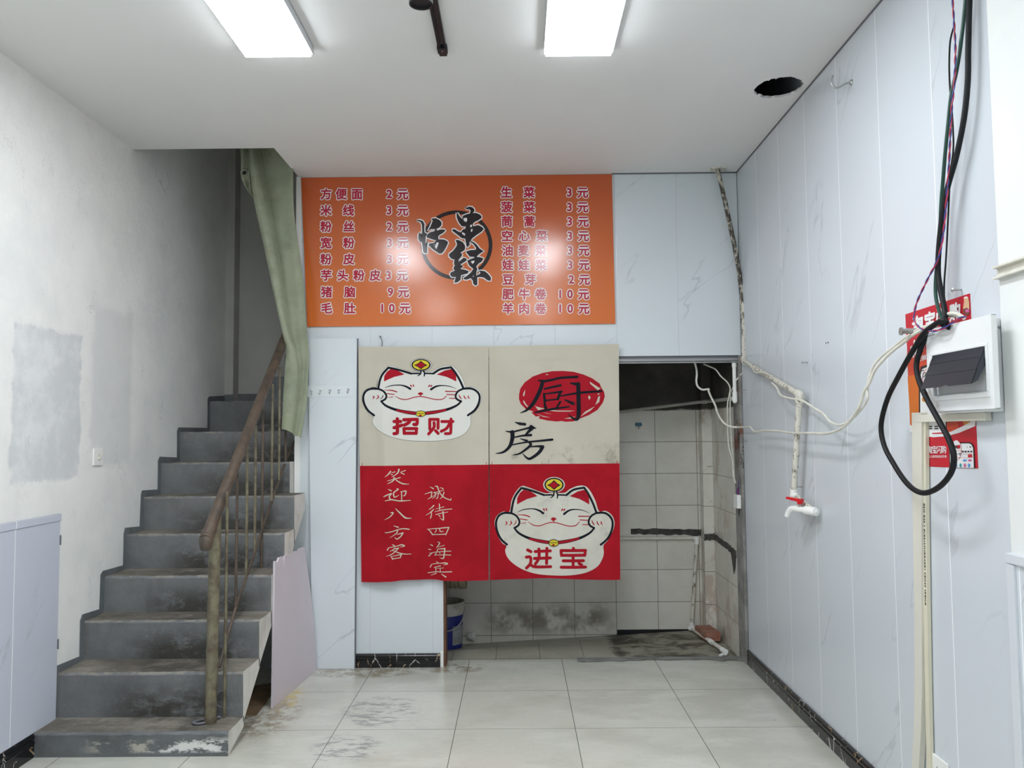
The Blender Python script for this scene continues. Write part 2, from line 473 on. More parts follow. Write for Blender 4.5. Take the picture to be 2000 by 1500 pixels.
g = t.ramp(t.math('MINIMUM', dx, dy), .0012, .003, 1, 0)
c = t.mix(t.ramp(t.noise(4, 5), .35, .7), (.40, .385, .315), (.32, .305, .25))
c = t.mix(t.math('MULTIPLY', t.ramp(t.noise(60, 3), .60, .68), .6), c, (.12, .11, .09))
c = t.mix(g, c, (.10, .09, .075))
edge = t.math('ADD', t.x, t.math('MULTIPLY', t.math('SUBTRACT', t.noise(6, 6, .7), .5), .25))
wet = t.ramp(edge, .33, .40)
wc = t.mix(t.ramp(t.noise(3.6, 7, .72, t.scaled(1, 1.6, 1), .8), .41, .58), (.06, .054, .038), (.30, .285, .225))
c = t.mix(wet, c, wc)
t.set(Base_Color=c, Roughness=t.math('ADD', .35, t.math('MULTIPLY', wet, .3)))
t.bump(t.math('MULTIPLY', wet, t.noise(18, 6, .7)), .5, .01)
MT['kfloor'] = t.m

# black marble skirting
t = NT('black_marble'); t.pos()
ve = t.n('TexVoronoi', Vector=t.n('Mapping', t.pos(), Scale=(1, 1, .6), vector_type='POINT'), Scale=16.0, feature='DISTANCE_TO_EDGE')
vm = t.math('MULTIPLY', t.ramp(ve, .0, .05, 1, 0), t.ramp(t.noise(13, 4, .6), .50, .56))
c = t.mix(vm, (.006, .006, .007), t.mix(t.ramp(t.noise(8, 2), .45, .55), (.60, .58, .54), (.42, .27, .15)))
t.set(Base_Color=c, Roughness=.16)
MT['marble'] = t.m

# staircase
t = NT('grey_riser_paint'); t.pos()
uv = t.t.nodes.new('ShaderNodeUVMap'); s2 = t.t.nodes.new('ShaderNodeSeparateXYZ'); t.t.links.new(uv.outputs[0], s2.inputs[0])
uu, vv = s2.outputs[0], s2.outputs[1]
c = t.mix(t.ramp(t.noise(5, 6, .65), .35, .7), (.18, .186, .188), (.135, .14, .142))
c = t.mix(t.math('MULTIPLY', t.ramp(t.noise(2.6, 4), .55, .7), .4), c, (.20, .18, .175))
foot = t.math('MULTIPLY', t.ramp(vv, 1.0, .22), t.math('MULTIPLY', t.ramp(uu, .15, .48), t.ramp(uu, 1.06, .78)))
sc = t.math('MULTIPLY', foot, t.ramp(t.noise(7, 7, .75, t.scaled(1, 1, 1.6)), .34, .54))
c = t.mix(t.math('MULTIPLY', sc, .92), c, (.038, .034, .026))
chip = t.math('MULTIPLY', t.ramp(t.math('ABSOLUTE', t.math('SUBTRACT', t.noise(4.3, 6, .7, t.scaled(1, 1, 2.4)), .5)), 0, .006, 1, 0), t.ramp(t.noise(3.3, 2), .52, .6))
c = t.mix(t.math('MULTIPLY', chip, .6), c, (.34, .33, .31))
top = t.math('MULTIPLY', t.ramp(vv, .93, .985), t.ramp(t.noise(16, 5, .7), .45, .58))
c = t.mix(t.math('MULTIPLY', top, .7), c, (.30, .27, .22))
t.set(Base_Color=c, Roughness=.5); t.bump(t.noise(22, 6, .65), .45, .008)
MT['riser'] = t.m
t = NT('peeling_first_riser'); t.pos()
c = t.mix(t.ramp(t.noise(5, 6, .65), .35, .7), (.15, .16, .165), (.10, .105, .105))
pk = t.math('MULTIPLY', t.math('MULTIPLY', t.ramp(t.noise(7, 6, .65, t.scaled(1, 1, 2.0)), .50, .56), t.ramp(t.z, .10, .06)), t.ramp(t.z, .012, .03))
pk = t.math('MULTIPLY', pk, t.ramp(t.x, -2.33, -2.18))
c = t.mix(pk, c, t.mix(t.ramp(t.x, -2.0, -1.95), (.42, .40, .34), (.72, .72, .69)))
t.set(Base_Color=c, Roughness=.55); t.bump(t.math('SUBTRACT', t.noise(22, 6, .65), pk), .5, .008)
MT['riser_first'] = t.m
t = NT('worn_tread'); t.pos()
c = t.mix(t.ramp(t.noise(3.2, 7, .7, t.scaled(1, 2.2, 1)), .36, .66), (.25, .225, .19), (.115, .102, .082))
ctr = t.math('MULTIPLY', t.ramp(t.x, -2.45, -2.15), t.ramp(t.x, -1.63, -1.85))
c = t.mix(t.math('MULTIPLY', ctr, t.ramp(t.noise(4.5, 6, .7), .35, .6)), c, (.075, .068, .055))
c = t.mix(t.math('MULTIPLY', t.ramp(t.noise(16, 5, .7), .58, .68), .5), c, (.36, .34, .31))
t.set(Base_Color=c, Roughness=.7); t.bump(t.noise(26, 6, .65), .4, .006)
MT['tread'] = t.m
t = NT('whitewashed_stair_side'); t.pos()
c = t.mix(t.ramp(t.noise(6, 6, .65), .35, .72), (.70, .685, .64), (.54, .52, .47))
c = t.mix(t.math('MULTIPLY', t.ramp(t.noise(3.4, 5), .58, .7), .6), c, (.55, .45, .28))
t.set(Base_Color=c, Roughness=.8); t.bump(t.noise(18, 6, .65), .4, .008)
MT['stair_side'] = t.m
MT['skirt_paint'] = plain('grey_skirting_paint', (.155, .17, .18), .55, col2=(.11, .12, .125), scale=7, bump=.3, bscale=25)
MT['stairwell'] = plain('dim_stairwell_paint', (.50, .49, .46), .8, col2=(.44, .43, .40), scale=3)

# objects
MT['board_orange'] = None
t = NT('glossy_orange_print'); t.pos()
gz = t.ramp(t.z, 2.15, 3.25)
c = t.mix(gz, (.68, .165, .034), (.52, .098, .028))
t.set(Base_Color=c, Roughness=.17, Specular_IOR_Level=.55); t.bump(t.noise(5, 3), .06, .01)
MT['board_orange'] = t.m
MT['red_print'] = plain('crimson_print', (.46, .008, .035), .17)
MT['white_print'] = plain('white_print', (.82, .80, .80), .17)
MT['black_print'] = plain('black_print', (.014, .008, .011), .17)
t = NT('beige_canvas'); t.pos()
wv = t.math('ADD', t.math('SINE', t.math('MULTIPLY', t.x, 2600.0)), t.math('SINE', t.math('MULTIPLY', t.z, 2600.0)))
st = t.math('MULTIPLY', t.ramp(t.noise(7, 6, .7), .52, .66), t.math('MULTIPLY', t.ramp(t.z, 1.45, 1.30), t.ramp(t.x, -.5, -.2)))
c = t.mix(t.ramp(t.noise(3, 4), .35, .7), (.60, .555, .455), (.55, .505, .41))
c = t.mix(t.math('MULTIPLY', st, .7), c, (.25, .22, .17))
t.set(Base_Color=c, Roughness=.9, Specular_IOR_Level=.1); t.bump(t.math('ADD', wv, t.math('MULTIPLY', t.noise(9, 4), 5.0)), .18, .002)
MT['canvas'] = t.m
def cloth(name, a, b, sc=4.0, dirt=None):
    t = NT(name); t.pos()
    c = t.mix(t.ramp(t.noise(sc, 5, .65), .35, .7), a, b)
    if dirt: c = t.mix(t.math('MULTIPLY', t.ramp(t.noise(5.5, 7, .72), .50, .72), .75), c, dirt)
    t.set(Base_Color=c, Roughness=.9, Specular_IOR_Level=.1); t.bump(t.noise(300, 2), .12, .002); return t.m
MT['canvas_red'] = cloth('red_canvas', (.42, .012, .022), (.34, .010, .018))
MT['cloth_white'] = cloth('white_cloth_print', (.74, .73, .68), (.70, .69, .64))
MT['cloth_dirty'] = cloth('soiled_white_cloth_print', (.66, .64, .56), (.58, .555, .48), 5, (.36, .33, .26))
MT['cloth_black'] = cloth('black_cloth_print', (.012, .014, .020), (.015, .017, .022))
MT['cloth_red'] = cloth('red_cloth_print', (.40, .014, .026), (.36, .012, .022))
MT['cloth_yellow'] = cloth('yellow_cloth_print', (.72, .60, .05), (.62, .50, .04))
MT['cloth_cream'] = cloth('cream_cloth_print', (.66, .60, .48), (.62, .56, .44))
MT['cloth_green'] = cloth('green_heavy_cloth', (.345, .37, .27), (.28, .305, .22), 5, (.22, .23, .155))
MT['cloth_green_hem'] = cloth('green_cloth_hem', (.33, .36, .25), (.30, .33, .225))
MT['fold_shade'] = plain('cloth_fold_shade', (.015, .018, .016), .9)  # near-black paints in the shade inside the folded cloth
MT['rust'] = plain('rusty_steel', (.115, .082, .058), .55, .15, col2=(.055, .043, .034), scale=14, bump=.5, bscale=40)
MT['rust_paint'] = plain('worn_olive_steel', (.20, .18, .115), .5, .2, col2=(.10, .075, .05), scale=18, bump=.4, bscale=50)
MT['pink_board'] = plain('faded_pink_board', (.69, .62, .67), .5, col2=(.64, .58, .63), scale=1.6, bump=.05)
MT['card'] = plain('brown_cardboard', (.23, .15, .08), .85, col2=(.17, .11, .06), scale=8)
MT['white_plastic'] = plain('white_plastic', (.86, .86, .83), .35)
MT['grey_plastic'] = plain('aged_grey_plastic', (.42, .41, .37), .45, col2=(.33, .32, .28), scale=9)
t = NT('stained_white_pipe'); t.pos()
c = t.mix(t.ramp(t.noise(38, 6, .75, t.scaled(1, 1, .5)), .53, .60), (.66, .635, .555), (.17, .145, .11))
t.set(Base_Color=c, Roughness=.5); MT['dirty_pipe'] = t.m
t = NT('very_stained_pipe'); t.pos()
c = t.mix(t.ramp(t.noise(26, 6, .75, t.scaled(1, 1, .5)), .42, .52), (.55, .52, .44), (.06, .05, .04))
t.set(Base_Color=c, Roughness=.6); MT['black_pipe'] = t.m
MT['white_wire'] = plain('cream_cable_sheath', (.74, .73, .65), .4, col2=(.64, .62, .54), scale=20)
MT['black_rubber'] = plain('black_cable_sheath', (.006, .007, .008), .5, col2=(.009, .010, .012), scale=30, spec=.25)
MT['green_rubber'] = plain('dark_green_cable_sheath', (.006, .055, .038), .4)
MT['red_wire'] = plain('red_wire_sheath', (.45, .025, .06), .4)
MT['blue_wire'] = plain('blue_wire_sheath', (.03, .05, .25), .4)
MT['box_white'] = plain('white_enamel', (.80, .815, .82), .35, col2=(.77, .78, .785), scale=3)
MT['box_side'] = plain('white_enamel_case', (.72, .73, .74), .4)
t = NT('smoked_plastic'); t.set(Base_Color=(.022, .030, .040), Roughness=.28, Transmission_Weight=.0, Specular_IOR_Level=.5); MT['smoke'] = t.m
MT['window_inside'] = plain('pale_blue_insert', (.42, .52, .55), .35)
MT['steel'] = plain('zinc_steel', (.46, .47, .46), .35, .85)
MT['chrome'] = plain('dull_chrome', (.30, .29, .28), .3, .9)
MT['rail_black'] = plain('black_rail_enamel', (.010, .011, .014), .5, spec=.3)
MT['rail_groove'] = plain('dark_rail_groove', (.007, .008, .012), .5)
MT['lamp_frame'] = plain('white_lamp_frame', (.60, .61, .63), .45)
t = NT('led_diffuser'); t.set(Base_Color=(.9, .9, .9), Emission_Color=(.90, .95, 1.0), Emission_Strength=LAMP_STRENGTH, Roughness=.6); MT['led'] = t.m
MT['red_tap'] = plain('red_tap_handle', (.62, .008, .015), .3)
MT['bucket_blue'] = plain('blue_bucket_print', (.010, .018, .19), .4)
MT['bucket_white'] = plain('grimy_white_bucket', (.50, .49, .45), .5, col2=(.28, .25, .20), scale=14, lo=.45, hi=.7)
MT['label_grey'] = plain('grey_label_print', (.25, .28, .31), .5)
MT['duct'] = plain('beige_ribbed_duct', (.40, .345, .25), .6, col2=(.30, .25, .175), scale=8)
MT['brick'] = plain('red_brick', (.27, .10, .062), .9, col2=(.36, .20, .145), scale=13, bump=.6)
MT['paper'] = plain('white_paper_cup', (.86, .86, .83), .8)
MT['blue_hook'] = plain('blue_plastic_backing', (.03, .16, .24), .4)
MT['duct_cream'] = plain('cream_trunking', (.72, .695, .61), .4, col2=(.69, .665, .58), scale=3)
MT['conduit'] = plain('ivory_conduit', (.70, .665, .52), .4)
t = NT('clear_adhesive_strip'); t.set(Base_Color=(.74, .79, .81), Roughness=.12); MT['clear_strip'] = t.m
MT['poster_red'] = plain('poster_red', (.52, .012, .028), .35)
MT['poster_orange'] = plain('poster_orange', (.62, .13, .018), .35, col2=(.60, .17, .02), scale=3)
MT['poster_mid'] = plain('poster_vermilion', (.56, .055, .022), .35)
MT['poster_amber'] = plain('poster_amber', (.62, .24, .03), .35)
MT['poster_white'] = plain('poster_white', (.80, .80, .80), .35)
MT['poster_black'] = plain('poster_black', (.015, .015, .018), .35)
MT['poster_cup'] = plain('poster_tan', (.66, .42, .25), .35)
MT['poster_brown'] = plain('poster_brown', (.16, .06, .04), .35)
MT['poster_pink'] = plain('poster_pink', (.60, .12, .32), .35)
MT['poster_blue'] = plain('poster_blue', (.08, .30, .62), .35)
MT['poster_teal'] = plain('poster_teal', (.03, .30, .32), .35)
t = NT('weathered_wall_stub'); t.pos()
c = t.mix(t.ramp(t.noise(8, 6, .7), .4, .65), (.30, .29, .27), (.19, .185, .17))
rb = t.math('MULTIPLY', t.ramp(t.noise(9, 5, .7, t.scaled(1, 1, .5)), .53, .62), t.ramp(t.z, 1.15, 1.4))
c = t.mix(rb, c, (.20, .085, .055))
bk = t.math('MULTIPLY', t.ramp(t.noise(14, 6, .75, t.scaled(1, 1, .5)), .56, .62), t.ramp(t.z, .8, 1.0))
c = t.mix(bk, c, (.035, .03, .028))
t.set(Base_Color=c, Roughness=.9); t.bump(t.noise(24, 6), .6, .01); MT['stub'] = t.m
MT['chase'] = plain('open_wall_chase', (.085, .08, .072), .95, col2=(.035, .033, .03), scale=16, bump=.8)
MT['wood_edge'] = plain('brown_board_edge', (.15, .062, .03), .7, col2=(.10, .045, .025), scale=12)
MT['channel'] = plain('grey_channel', (.34, .34, .34), .35, .5)
# ================================================================== the room
ZP = H + .36                                                        # underside of the floor above
# floor: ends with a straight edge inside the kitchen opening
m = MB(); m.box(XL - .02, XR + .02, YF, YB + .001, -.06, 0); m.box(-.757, XK + .02, YB, .63, -.06, 0)
struct(m.build('floor', MT['floor']))
# ceiling sheet with the stair opening and a torn round hole
HC, HR = Vector((1.033, -.82)), .115
def hole_r(k, n): return HR * (1 + .022 * math.sin(k * 2.7) + .014 * math.sin(k * 5.3 + 1))
bm = bmesh.new()
def loop(pts):
    vs = [bm.verts.new(p) for p in pts]; return [bm.edges.new((vs[i], vs[(i + 1) % len(vs)])) for i in range(len(vs))]
outer = [(XL, YF, H), (XR, YF, H), (XR, YB, H), (XO, YB, H), (XO, YO, H), (XL, YO, H)]
NH = 40
hole = [(HC.x + hole_r(k, NH) * math.cos(2 * math.pi * k / NH), HC.y + hole_r(k, NH) * 1.08 * math.sin(2 * math.pi * k / NH), H) for k in range(NH)]
ed = loop(outer) + loop(hole)
bmesh.ops.triangle_fill(bm, edges=ed, use_beauty=True)
m = MB(); m.bm(bm)
TH = .012
m.add(hole + [(p[0], p[1], H + TH) for p in hole], [(k, (k + 1) % NH, NH + (k + 1) % NH, NH + k) for k in range(NH)])
m.add([(XL, YO, H), (XO, YO, H), (XO, YB, H), (XL, YO, H + TH), (XO, YO, H + TH), (XO, YB, H + TH)], [(0, 1, 4, 3), (1, 2, 5, 4)])
ceil = struct(m.build('ceiling', MT['ceiling'], origin=(0, 0, H)))
# torn paper flaps round the hole
m = MB()
for k, L in ((3, .012), (9, .016), (25, .012), (27, .016), (29, .010), (33, .012), (36, .010), (14, .020)):
    a = Vector(hole[k]); b = Vector(hole[(k + 1) % NH]); c = (a + b) / 2; d = Vector((HC.x, HC.y, H)) - c; d.normalize()
    m.add([a, b, b + d * L * .6 + Vector((0, 0, .004)), a + d * L + Vector((0, 0, .002))], [(0, 1, 2, 3)])
    m.add([p + Vector((0, 0, .0015)) for p in (a, b, b + d * L * .6 + Vector((0, 0, .004)), a + d * L + Vector((0, 0, .002)))], [(3, 2, 1, 0)])
m.build('torn_edge', MT['ceiling'], ceil)
m = MB(); m.box(XO, XR + .1, YF, YB + .12, ZP, ZP + .1); m.box(XL - .1, XO, YF, YO - .08, ZP, ZP + .1)
struct(m.build('ceiling', MT['dark_void']))
# side walls
m = MB(); m.box(XL - .12, XL, YF, 1.75, -.06, HT)
struct(m.build('wall_left', MT['plaster']))
m = MB(); m.box(XR, XR + .12, -2.335, YB + .002, -.06, ZP)
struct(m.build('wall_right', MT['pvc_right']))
m = MB(); m.rbox(1.170, XR + .13, YF, -2.335, -.06, ZP, .006)
struct(m.build('wall_right', MT['white_paint']))
# wainscot of the near right wall
m = MB(); m.box(1.160, 1.171, YF, -2.352, 0, 1.095)
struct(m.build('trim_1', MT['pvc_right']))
m = MB(); m.rbox(1.150, 1.172, YF, -2.34, 1.085, 1.115, .004); m.rbox(1.152, 1.171, -2.376, -2.338, 0, 1.083, .003)
struct(m.build('trim_2', MT['pvc_plain']))
# open rail on the near wall
p = at(1955, 529, X=1.155); m = MB()
m.box(1.166, 1.171, YF, -2.337, p.z - .019, p.z + .019); m.rbox(1.150, 1.168, YF, -2.337, p.z + .013, p.z + .019, .001); m.rbox(1.150, 1.168, YF, -2.337, p.z - .019, p.z - .013, .001)
struct(m.build('trim_14', MT['white_wire']))
# back wall round the kitchen opening
m = MB()
m.box(-1.712, XR + .002, YB, .62, 1.965, ZP); m.box(-1.712, -.757, YB, .62, -.03, 1.966); m.box(XL, -1.71, YB, .56, -.03, .96)
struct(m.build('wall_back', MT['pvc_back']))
m = MB(); m.box(-.757, -.742, YB + .004, .60, 0, 1.96)
struct(m.build('trim_3', MT['wood_edge']))
m = MB(); m.box(XK, XR + .12, YB + .002, .64, -.02, 1.965)
struct(m.build('wall_opening_right', MT['stub']))
# metal channel under the lintel
m = MB(); m.box(-.74, XK + .03, YB + .012, YB + .05, 1.948, 1.9655, 1)
m.box(-.74, XK + .03, YB + .006, YB + .03, 1.930, 1.947); m.box(-.74, XK + .03, YB + .01, YB + .026, 1.918, 1.926)
struct(m.build('trim_4', [MT['channel'], MT['line']]))
# strips in the corners of ceiling and walls
m = MB(); m.box(XR - .006, XR, -2.335, YB, H - .006, H); m.box(.36, XR, YB - .006, YB, H - .008, H)
m.box(XR - .003, XR, YB - .004, YB, 0, H)
struct(m.build('trim_5', MT['line']))
m = MB(); m.box(-1.712, -1.676, YB - .006, YB, 1.1, H); m.box(-1.69, .36, YB - .006, YB, H - .004, H + .001)
struct(m.build('trim_6', MT['white_plastic']))
# kitchen shell
FS = .053
def kz(x): return -.045 + FS * (x + .0)
m = MB()
X0 = -1.58
m.add([(X0, .62, -.004), (XK, .62, -.004), (XK, YK, kz(XK) - .004), (X0, YK, kz(X0))], [(0, 1, 2, 3)])
m.add([(X0, .62, -.2), (XK, .62, -.2), (XK, YK, -.2), (X0, YK, -.2)], [(3, 2, 1, 0)])
struct(m.build('floor', MT['kfloor']))
m = MB(); m.box(X0, XK + .1, YK, YK + .1, -.2, 2.6); m.box(1.085, XK + .01, 1.255, YK + .01, -.1, 2.6)
struct(m.build('wall_kitchen_back', MT['ktile']))
m = MB(); m.box(.45, 1.05, YK - .004, YK, kz(.45) - .01, kz(1.0) + .006)  # dark strip painted in for the shaded gap under the tiles
struct(m.build('gap_shade_strip', MT['dark_void']))
m = MB(); m.box(XK, XK + .12, .635, YK + .1, -.2, 2.6)
struct(m.build('wall_kitchen_right', MT['ktile']))
m = MB(); m.box(X0 - .05, X0, .62, YK + .1, -.2, 2.6)
struct(m.build('wall_kitchen_left', MT['ktile']))
m = MB(); m.box(X0 - .05, XK + .12, .60, YK + .1, 2.5, 2.6)
struct(m.build('ceiling', MT['dark_void']))
# open pipe chases cut into the kitchen tiles
def rough_strip(pts, half, out, seed, ax):
    rnd = random.Random(seed); m = MB(); P = [Vector(p) for p in pts]; N = 30; top, bot = [], []
    for i in range(N + 1):
        f = i / N * (len(P) - 1); k = min(int(f), len(P) - 2); p = P[k].lerp(P[k + 1], f - k)
        h = half * (1 + rnd.uniform(-.25, .25))
        top.append(p + Vector((0, 0, h))); bot.append(p - Vector((0, 0, half * (1 + rnd.uniform(-.3, .3)))))
    rows = [top, [(a + b) / 2 + Vector(out) * .3 for a, b in zip(top, bot)], bot]
    m.sheet(rows, out); return m
a = at(1232, 1043, Y=YK); b = at(1378, 1046, Y=YK - .012)
m = rough_strip([(a.x, YK, .735), (1.06, YK, .722), (1.086, YK, .722)], .021, (0, -.004, 0), 3, 0)
struct(m.build('trim_7', MT['chase']))
m = rough_strip([(1.085, 1.255, .70), (XK, 1.252, .705)], .022, (0, -.004, 0), 5, 0)
m2 = rough_strip([(XK, 1.25, .705), (XK, .90, .69), (XK, .655, .665)], .021, (-.004, 0, 0), 8, 0)
m.add(m2.v, m2.f)
e = at(1440, 1075, X=XK - .003); q = at(1430, 1100, X=XK - .003)
m.add([(XK - .003, .80, .68), (XK - .003, .66, .66), (XK - .003, .68, .57), (XK - .003, .725, .52), (XK - .003, .76, .60)], [(0, 1, 2, 3, 4)])
struct(m.build('trim_8', MT['chase']))
# threshold of bare cement on the edge of the main floor
m = MB(); rnd = random.Random(4)
top = []; bot = []
for i in range(36):
    x = .10 + (XK - .10) * i / 35
    top.append((x, .655, .003)); bot.append((x, (.575 if x < .42 else .60) + rnd.uniform(-.012, .012) - (.03 if x > .98 else 0), .0035))
m.sheet([top, bot], (0, 0, .004))
struct(m.build('trim_9', MT['cement']))
# stair shaft
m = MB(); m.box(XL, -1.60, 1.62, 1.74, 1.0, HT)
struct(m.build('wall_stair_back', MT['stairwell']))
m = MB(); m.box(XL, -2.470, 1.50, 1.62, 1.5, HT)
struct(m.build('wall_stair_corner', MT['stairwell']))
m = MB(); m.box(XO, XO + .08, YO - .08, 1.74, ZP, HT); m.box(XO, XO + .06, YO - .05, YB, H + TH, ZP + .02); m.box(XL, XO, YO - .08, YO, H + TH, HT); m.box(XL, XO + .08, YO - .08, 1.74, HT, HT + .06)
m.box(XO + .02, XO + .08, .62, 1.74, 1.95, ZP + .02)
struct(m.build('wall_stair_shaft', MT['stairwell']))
# shop front behind the camera: a wide open doorway
m = MB(); m.box(XL - .12, -2.1, YF - .12, YF, -.06, ZP); m.box(.8, XR + .13, YF - .12, YF, -.06, ZP); m.box(-2.1, .8, YF - .12, YF, 2.75, ZP)
struct(m.build('wall_front', MT['white_paint']))
# left wainscot with cap strip
WZ = 1.10
m = MB(); m.box(XL, XL + .008, YF, -.742, .11, WZ)
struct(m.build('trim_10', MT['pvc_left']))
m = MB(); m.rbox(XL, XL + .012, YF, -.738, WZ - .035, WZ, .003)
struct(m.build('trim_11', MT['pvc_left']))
# two black hinge-like clips on the wainscot edge
# skirting of black marble with two ridges
def skirt(name, a, b, side, h=.088):
    """side: 'R' on the right wall, 'L' left, 'B' back; a, b: range along the wall."""
    pr = [(0, 0), (.014, 0), (.014, h * .56), (.019, h * .62), (.014, h * .68), (.014, h * .78), (.018, h * .84), (.014, h * .90), (.012, h), (0, h)]
    m = MB()
    if side == 'R': m.prism([(XR - p, z) for p, z in pr], 'Y', a, b)
    elif side == 'L': m.prism([(XL + p, z) for p, z in pr], 'Y', a, b)
    else: m.prism([(YB - p, z) for p, z in pr], 'X', a, b)
    return struct(m.build(name, MT['marble']))
skirt('baseboard_right', -2.333, YB - .001, 'R', .092)
skirt('baseboard_back', -1.312, -.778, 'B', .086)
skirt('baseboard_left', YF, -.925, 'L', .108)
m = MB(); m.rbox(-.778, -.757, YB - .004, YB + .01, -.002, .10, .003)
struct(m.build('trim_12', MT['white_plastic']))

# ================================================================== staircase
SY = [-.925, -.726, -.487, -.287, -.040, .162, .393, .672, 1.200, 1.62]
SZ = [.112, .325, .522, .715, .912, 1.110, 1.305, 1.500, 1.727]
XS = -1.622
def soff(y): return max(-.0, .158 + .83 * (y + .632))
stairs = thing('staircase', 'grey painted concrete staircase climbing along the left wall', 'stairs', (-2.07, -.925, 0))
rnd = random.Random(11)
def step_mesh(i):
    y0, y1, z1 = SY[i], min(SY[i + 1], 1.606), SZ[i]; z0 = SZ[i - 1] if i else 0.0
    xr = XS if i < 6 else -1.716
    lo0, lo1 = min(soff(y0), z0 - .03 if i else -.02), min(soff(y1), z1 - .05)
    bm = bmesh.new(); N = 28; uvl = bm.loops.layers.uv.new('UVMap')
    def rowx(y, z, jy=0, jz=0):
        return [bm.verts.new((XL + .001 + (xr - XL - .001) * k / N, y + rnd.uniform(-jy, jy), z + rnd.uniform(-jz, jz))) for k in range(N + 1)]
    r0 = rowx(y0, max(lo0, 0)); r1 = rowx(y0, z0 - .006); rm = rowx(y0, (z0 + z1) / 2, .0015); r2 = rowx(y0 - .003, z1 - .012, .003, .003); r3 = rowx(y0 + .006, z1, .004, .002); r4 = rowx((y0 + y1) / 2, z1 - .003, 0, .0015); r5 = rowx(y1 + .012, z1)
    r6 = rowx(y1 + .012, lo1)
    rows = [r0, r1, rm, r2, r3, r4, r5, r6, r0]; mats = [1, 0, 0, 0, 2, 2, 1, 1]
    if i == 0: mats[0] = 0
    for a in range(8):
        for k in range(N):
            vs = [rows[a][k], rows[a][k + 1], rows[a + 1][k + 1], rows[a + 1][k]]
            if len({v.co.to_tuple(6) for v in vs}) < 4: continue
            f = bm.faces.new(vs); f.material_index = mats[a]
            for l in f.loops: l[uvl].uv = ((l.vert.co.x - XL) / (XS - XL), (l.vert.co.z - z0) / max(z1 - z0, .01))
    for k in (0, N):
        ring = [r[k] for r in (r0, r1, rm, r2, r3, r4, r5, r6)]; ring = [v for j, v in enumerate(ring) if (v.co - ring[j - 1].co).length > 1e-5]
        f = bm.faces.new(ring if k else ring[::-1]); f.material_index = 1
    bmesh.ops.recalc_face_normals(bm, faces=bm.faces[:])
    me = bpy.data.meshes.new('step'); org = ORI[stairs.name]
    for v in bm.verts: v.co -= org
    bm.to_mesh(me); bm.free()
    for q in (MT['riser_first'] if i == 0 else MT['riser'], MT['stair_side'], MT['tread']): me.materials.append(q)
    o = bpy.data.objects.new('step', me); COL.objects.link(o); o.parent = stairs; ORI[o.name] = org
    return o
for i in range(9): step_mesh(i)
m = MB(); m.box(-2.13, -1.66, 1.22, 1.618, 1.72, 1.905)
m.build('turning_step', MT['skirt_paint'], stairs)
# painted band that follows the steps on the wall
m = MB(); band = .032; rnd = random.Random(5); up = []; dn = []
pts = []
for i in range(9):
    y0, z1 = SY[i], SZ[i]; z0 = SZ[i - 1] if i else 0
    if i: pts += [(y0 - .042, z0 + .030), (y0 - .040, z1 + .012), (y0 - .02, z1 + .036)]
    else: pts += [(y0 - .004, z1 + .0), (y0 + .04, z1 + .03)]
pts += [(1.5, SZ[8] + .055)]
poly = [(p[0] + rnd.uniform(-.005, .005), p[1] + rnd.uniform(-.005, .005)) for p in pts] + [(1.5, 1.2), (SY[0], 0.02)]
m.prism([(y, z) for y, z in poly], 'X', XL, XL + .003)
m.box(-2.470, -2.13, 1.617, 1.62, 1.727, 1.80); m.box(XL, -2.468, 1.497, 1.50, 1.727, 1.79)
struct(m.build('trim_13', MT['skirt_paint']))
# ================================================================== lamps
def make_lamp(cx, cy, label):
    t = thing('ceiling_light', label, 'ceiling light', (cx, cy, H), 'flat ceiling light panels')
    m = MB(); hx, hy = .15, .60
    for a in ((-hx, -hx + .008, -hy, hy), (hx - .008, hx, -hy, hy), (-hx, hx, -hy, -hy + .008), (-hx, hx, hy - .008, hy)):
        m.box(cx + a[0], cx + a[1], cy + a[2], cy + a[3], H - .040, H - .0005)
    m.box(cx - hx, cx + hx, cy - hy, cy + hy, H - .006, H - .0005)
    m.build('frame', MT['lamp_frame'], t)
    m = MB(); m.rbox(cx - hx + .007, cx + hx - .007, cy - hy + .007, cy + hy - .007, H - .052, H - .012, .004)
    m.build('diffuser', MT['led'], t)
    return t
pL = at(545, 109.5, Z=H - .043); pR = at(1129, 107.5, Z=H - .043)
lamp = make_lamp(pL.x, pL.y - .60, 'flat rectangular white ceiling light left of the black rail')
copy_tree(lamp, (pR.x, pR.y - .60, H), 'flat rectangular white ceiling light right of the black rail')
for k, (x, y) in enumerate(((pL.x, pL.y - 3.6), (pR.x, pR.y - 3.6))):  # second row, out of view, added to brighten the near part of the room
    copy_tree(lamp, (x, y, H), 'added unseen ceiling light further towards the shop front, %s row' % ('left', 'right')[k])
# track rail with spotlight
a = at(866, 109, Z=H - .02)
RX, RY = a.x, a.y
tr = thing('track_rail', 'black lighting track rail on the ceiling between two light panels', 'track rail', (RX, RY, H))
m = MB()
for x0, x1 in ((-.018, -.010), (.010, .018)): m.box(RX + x0, RX + x1, RY - 2.0, RY - .05, H - .020, H - .0005)
m.build('rail', MT['rail_black'], tr)
m = MB(); m.box(RX - .010, RX + .010, RY - 2.0, RY - .05, H - .010, H - .0008); m.box(RX - .0092, RX - .006, RY - 2.0, RY - .05, H - .017, H - .0095); m.build('groove', MT['rail_groove'], tr)
m = MB(); m.rbox(RX - .022, RX + .022, RY - .075, RY - .022, H - .024, H - .0006, .003); m.rbox(RX - .017, RX + .017, RY - .03, RY, H - .023, H - .0006, .002)
m.build('end_cap', MT['rail_black'], tr)
m = MB(); m.lathe((RX, RY - .05, H - .0245), [(.0001, 0), (.004, 0), (.004, .002), (.0001, .002)], 10)
m.build('screw', MT['steel'], tr, True)
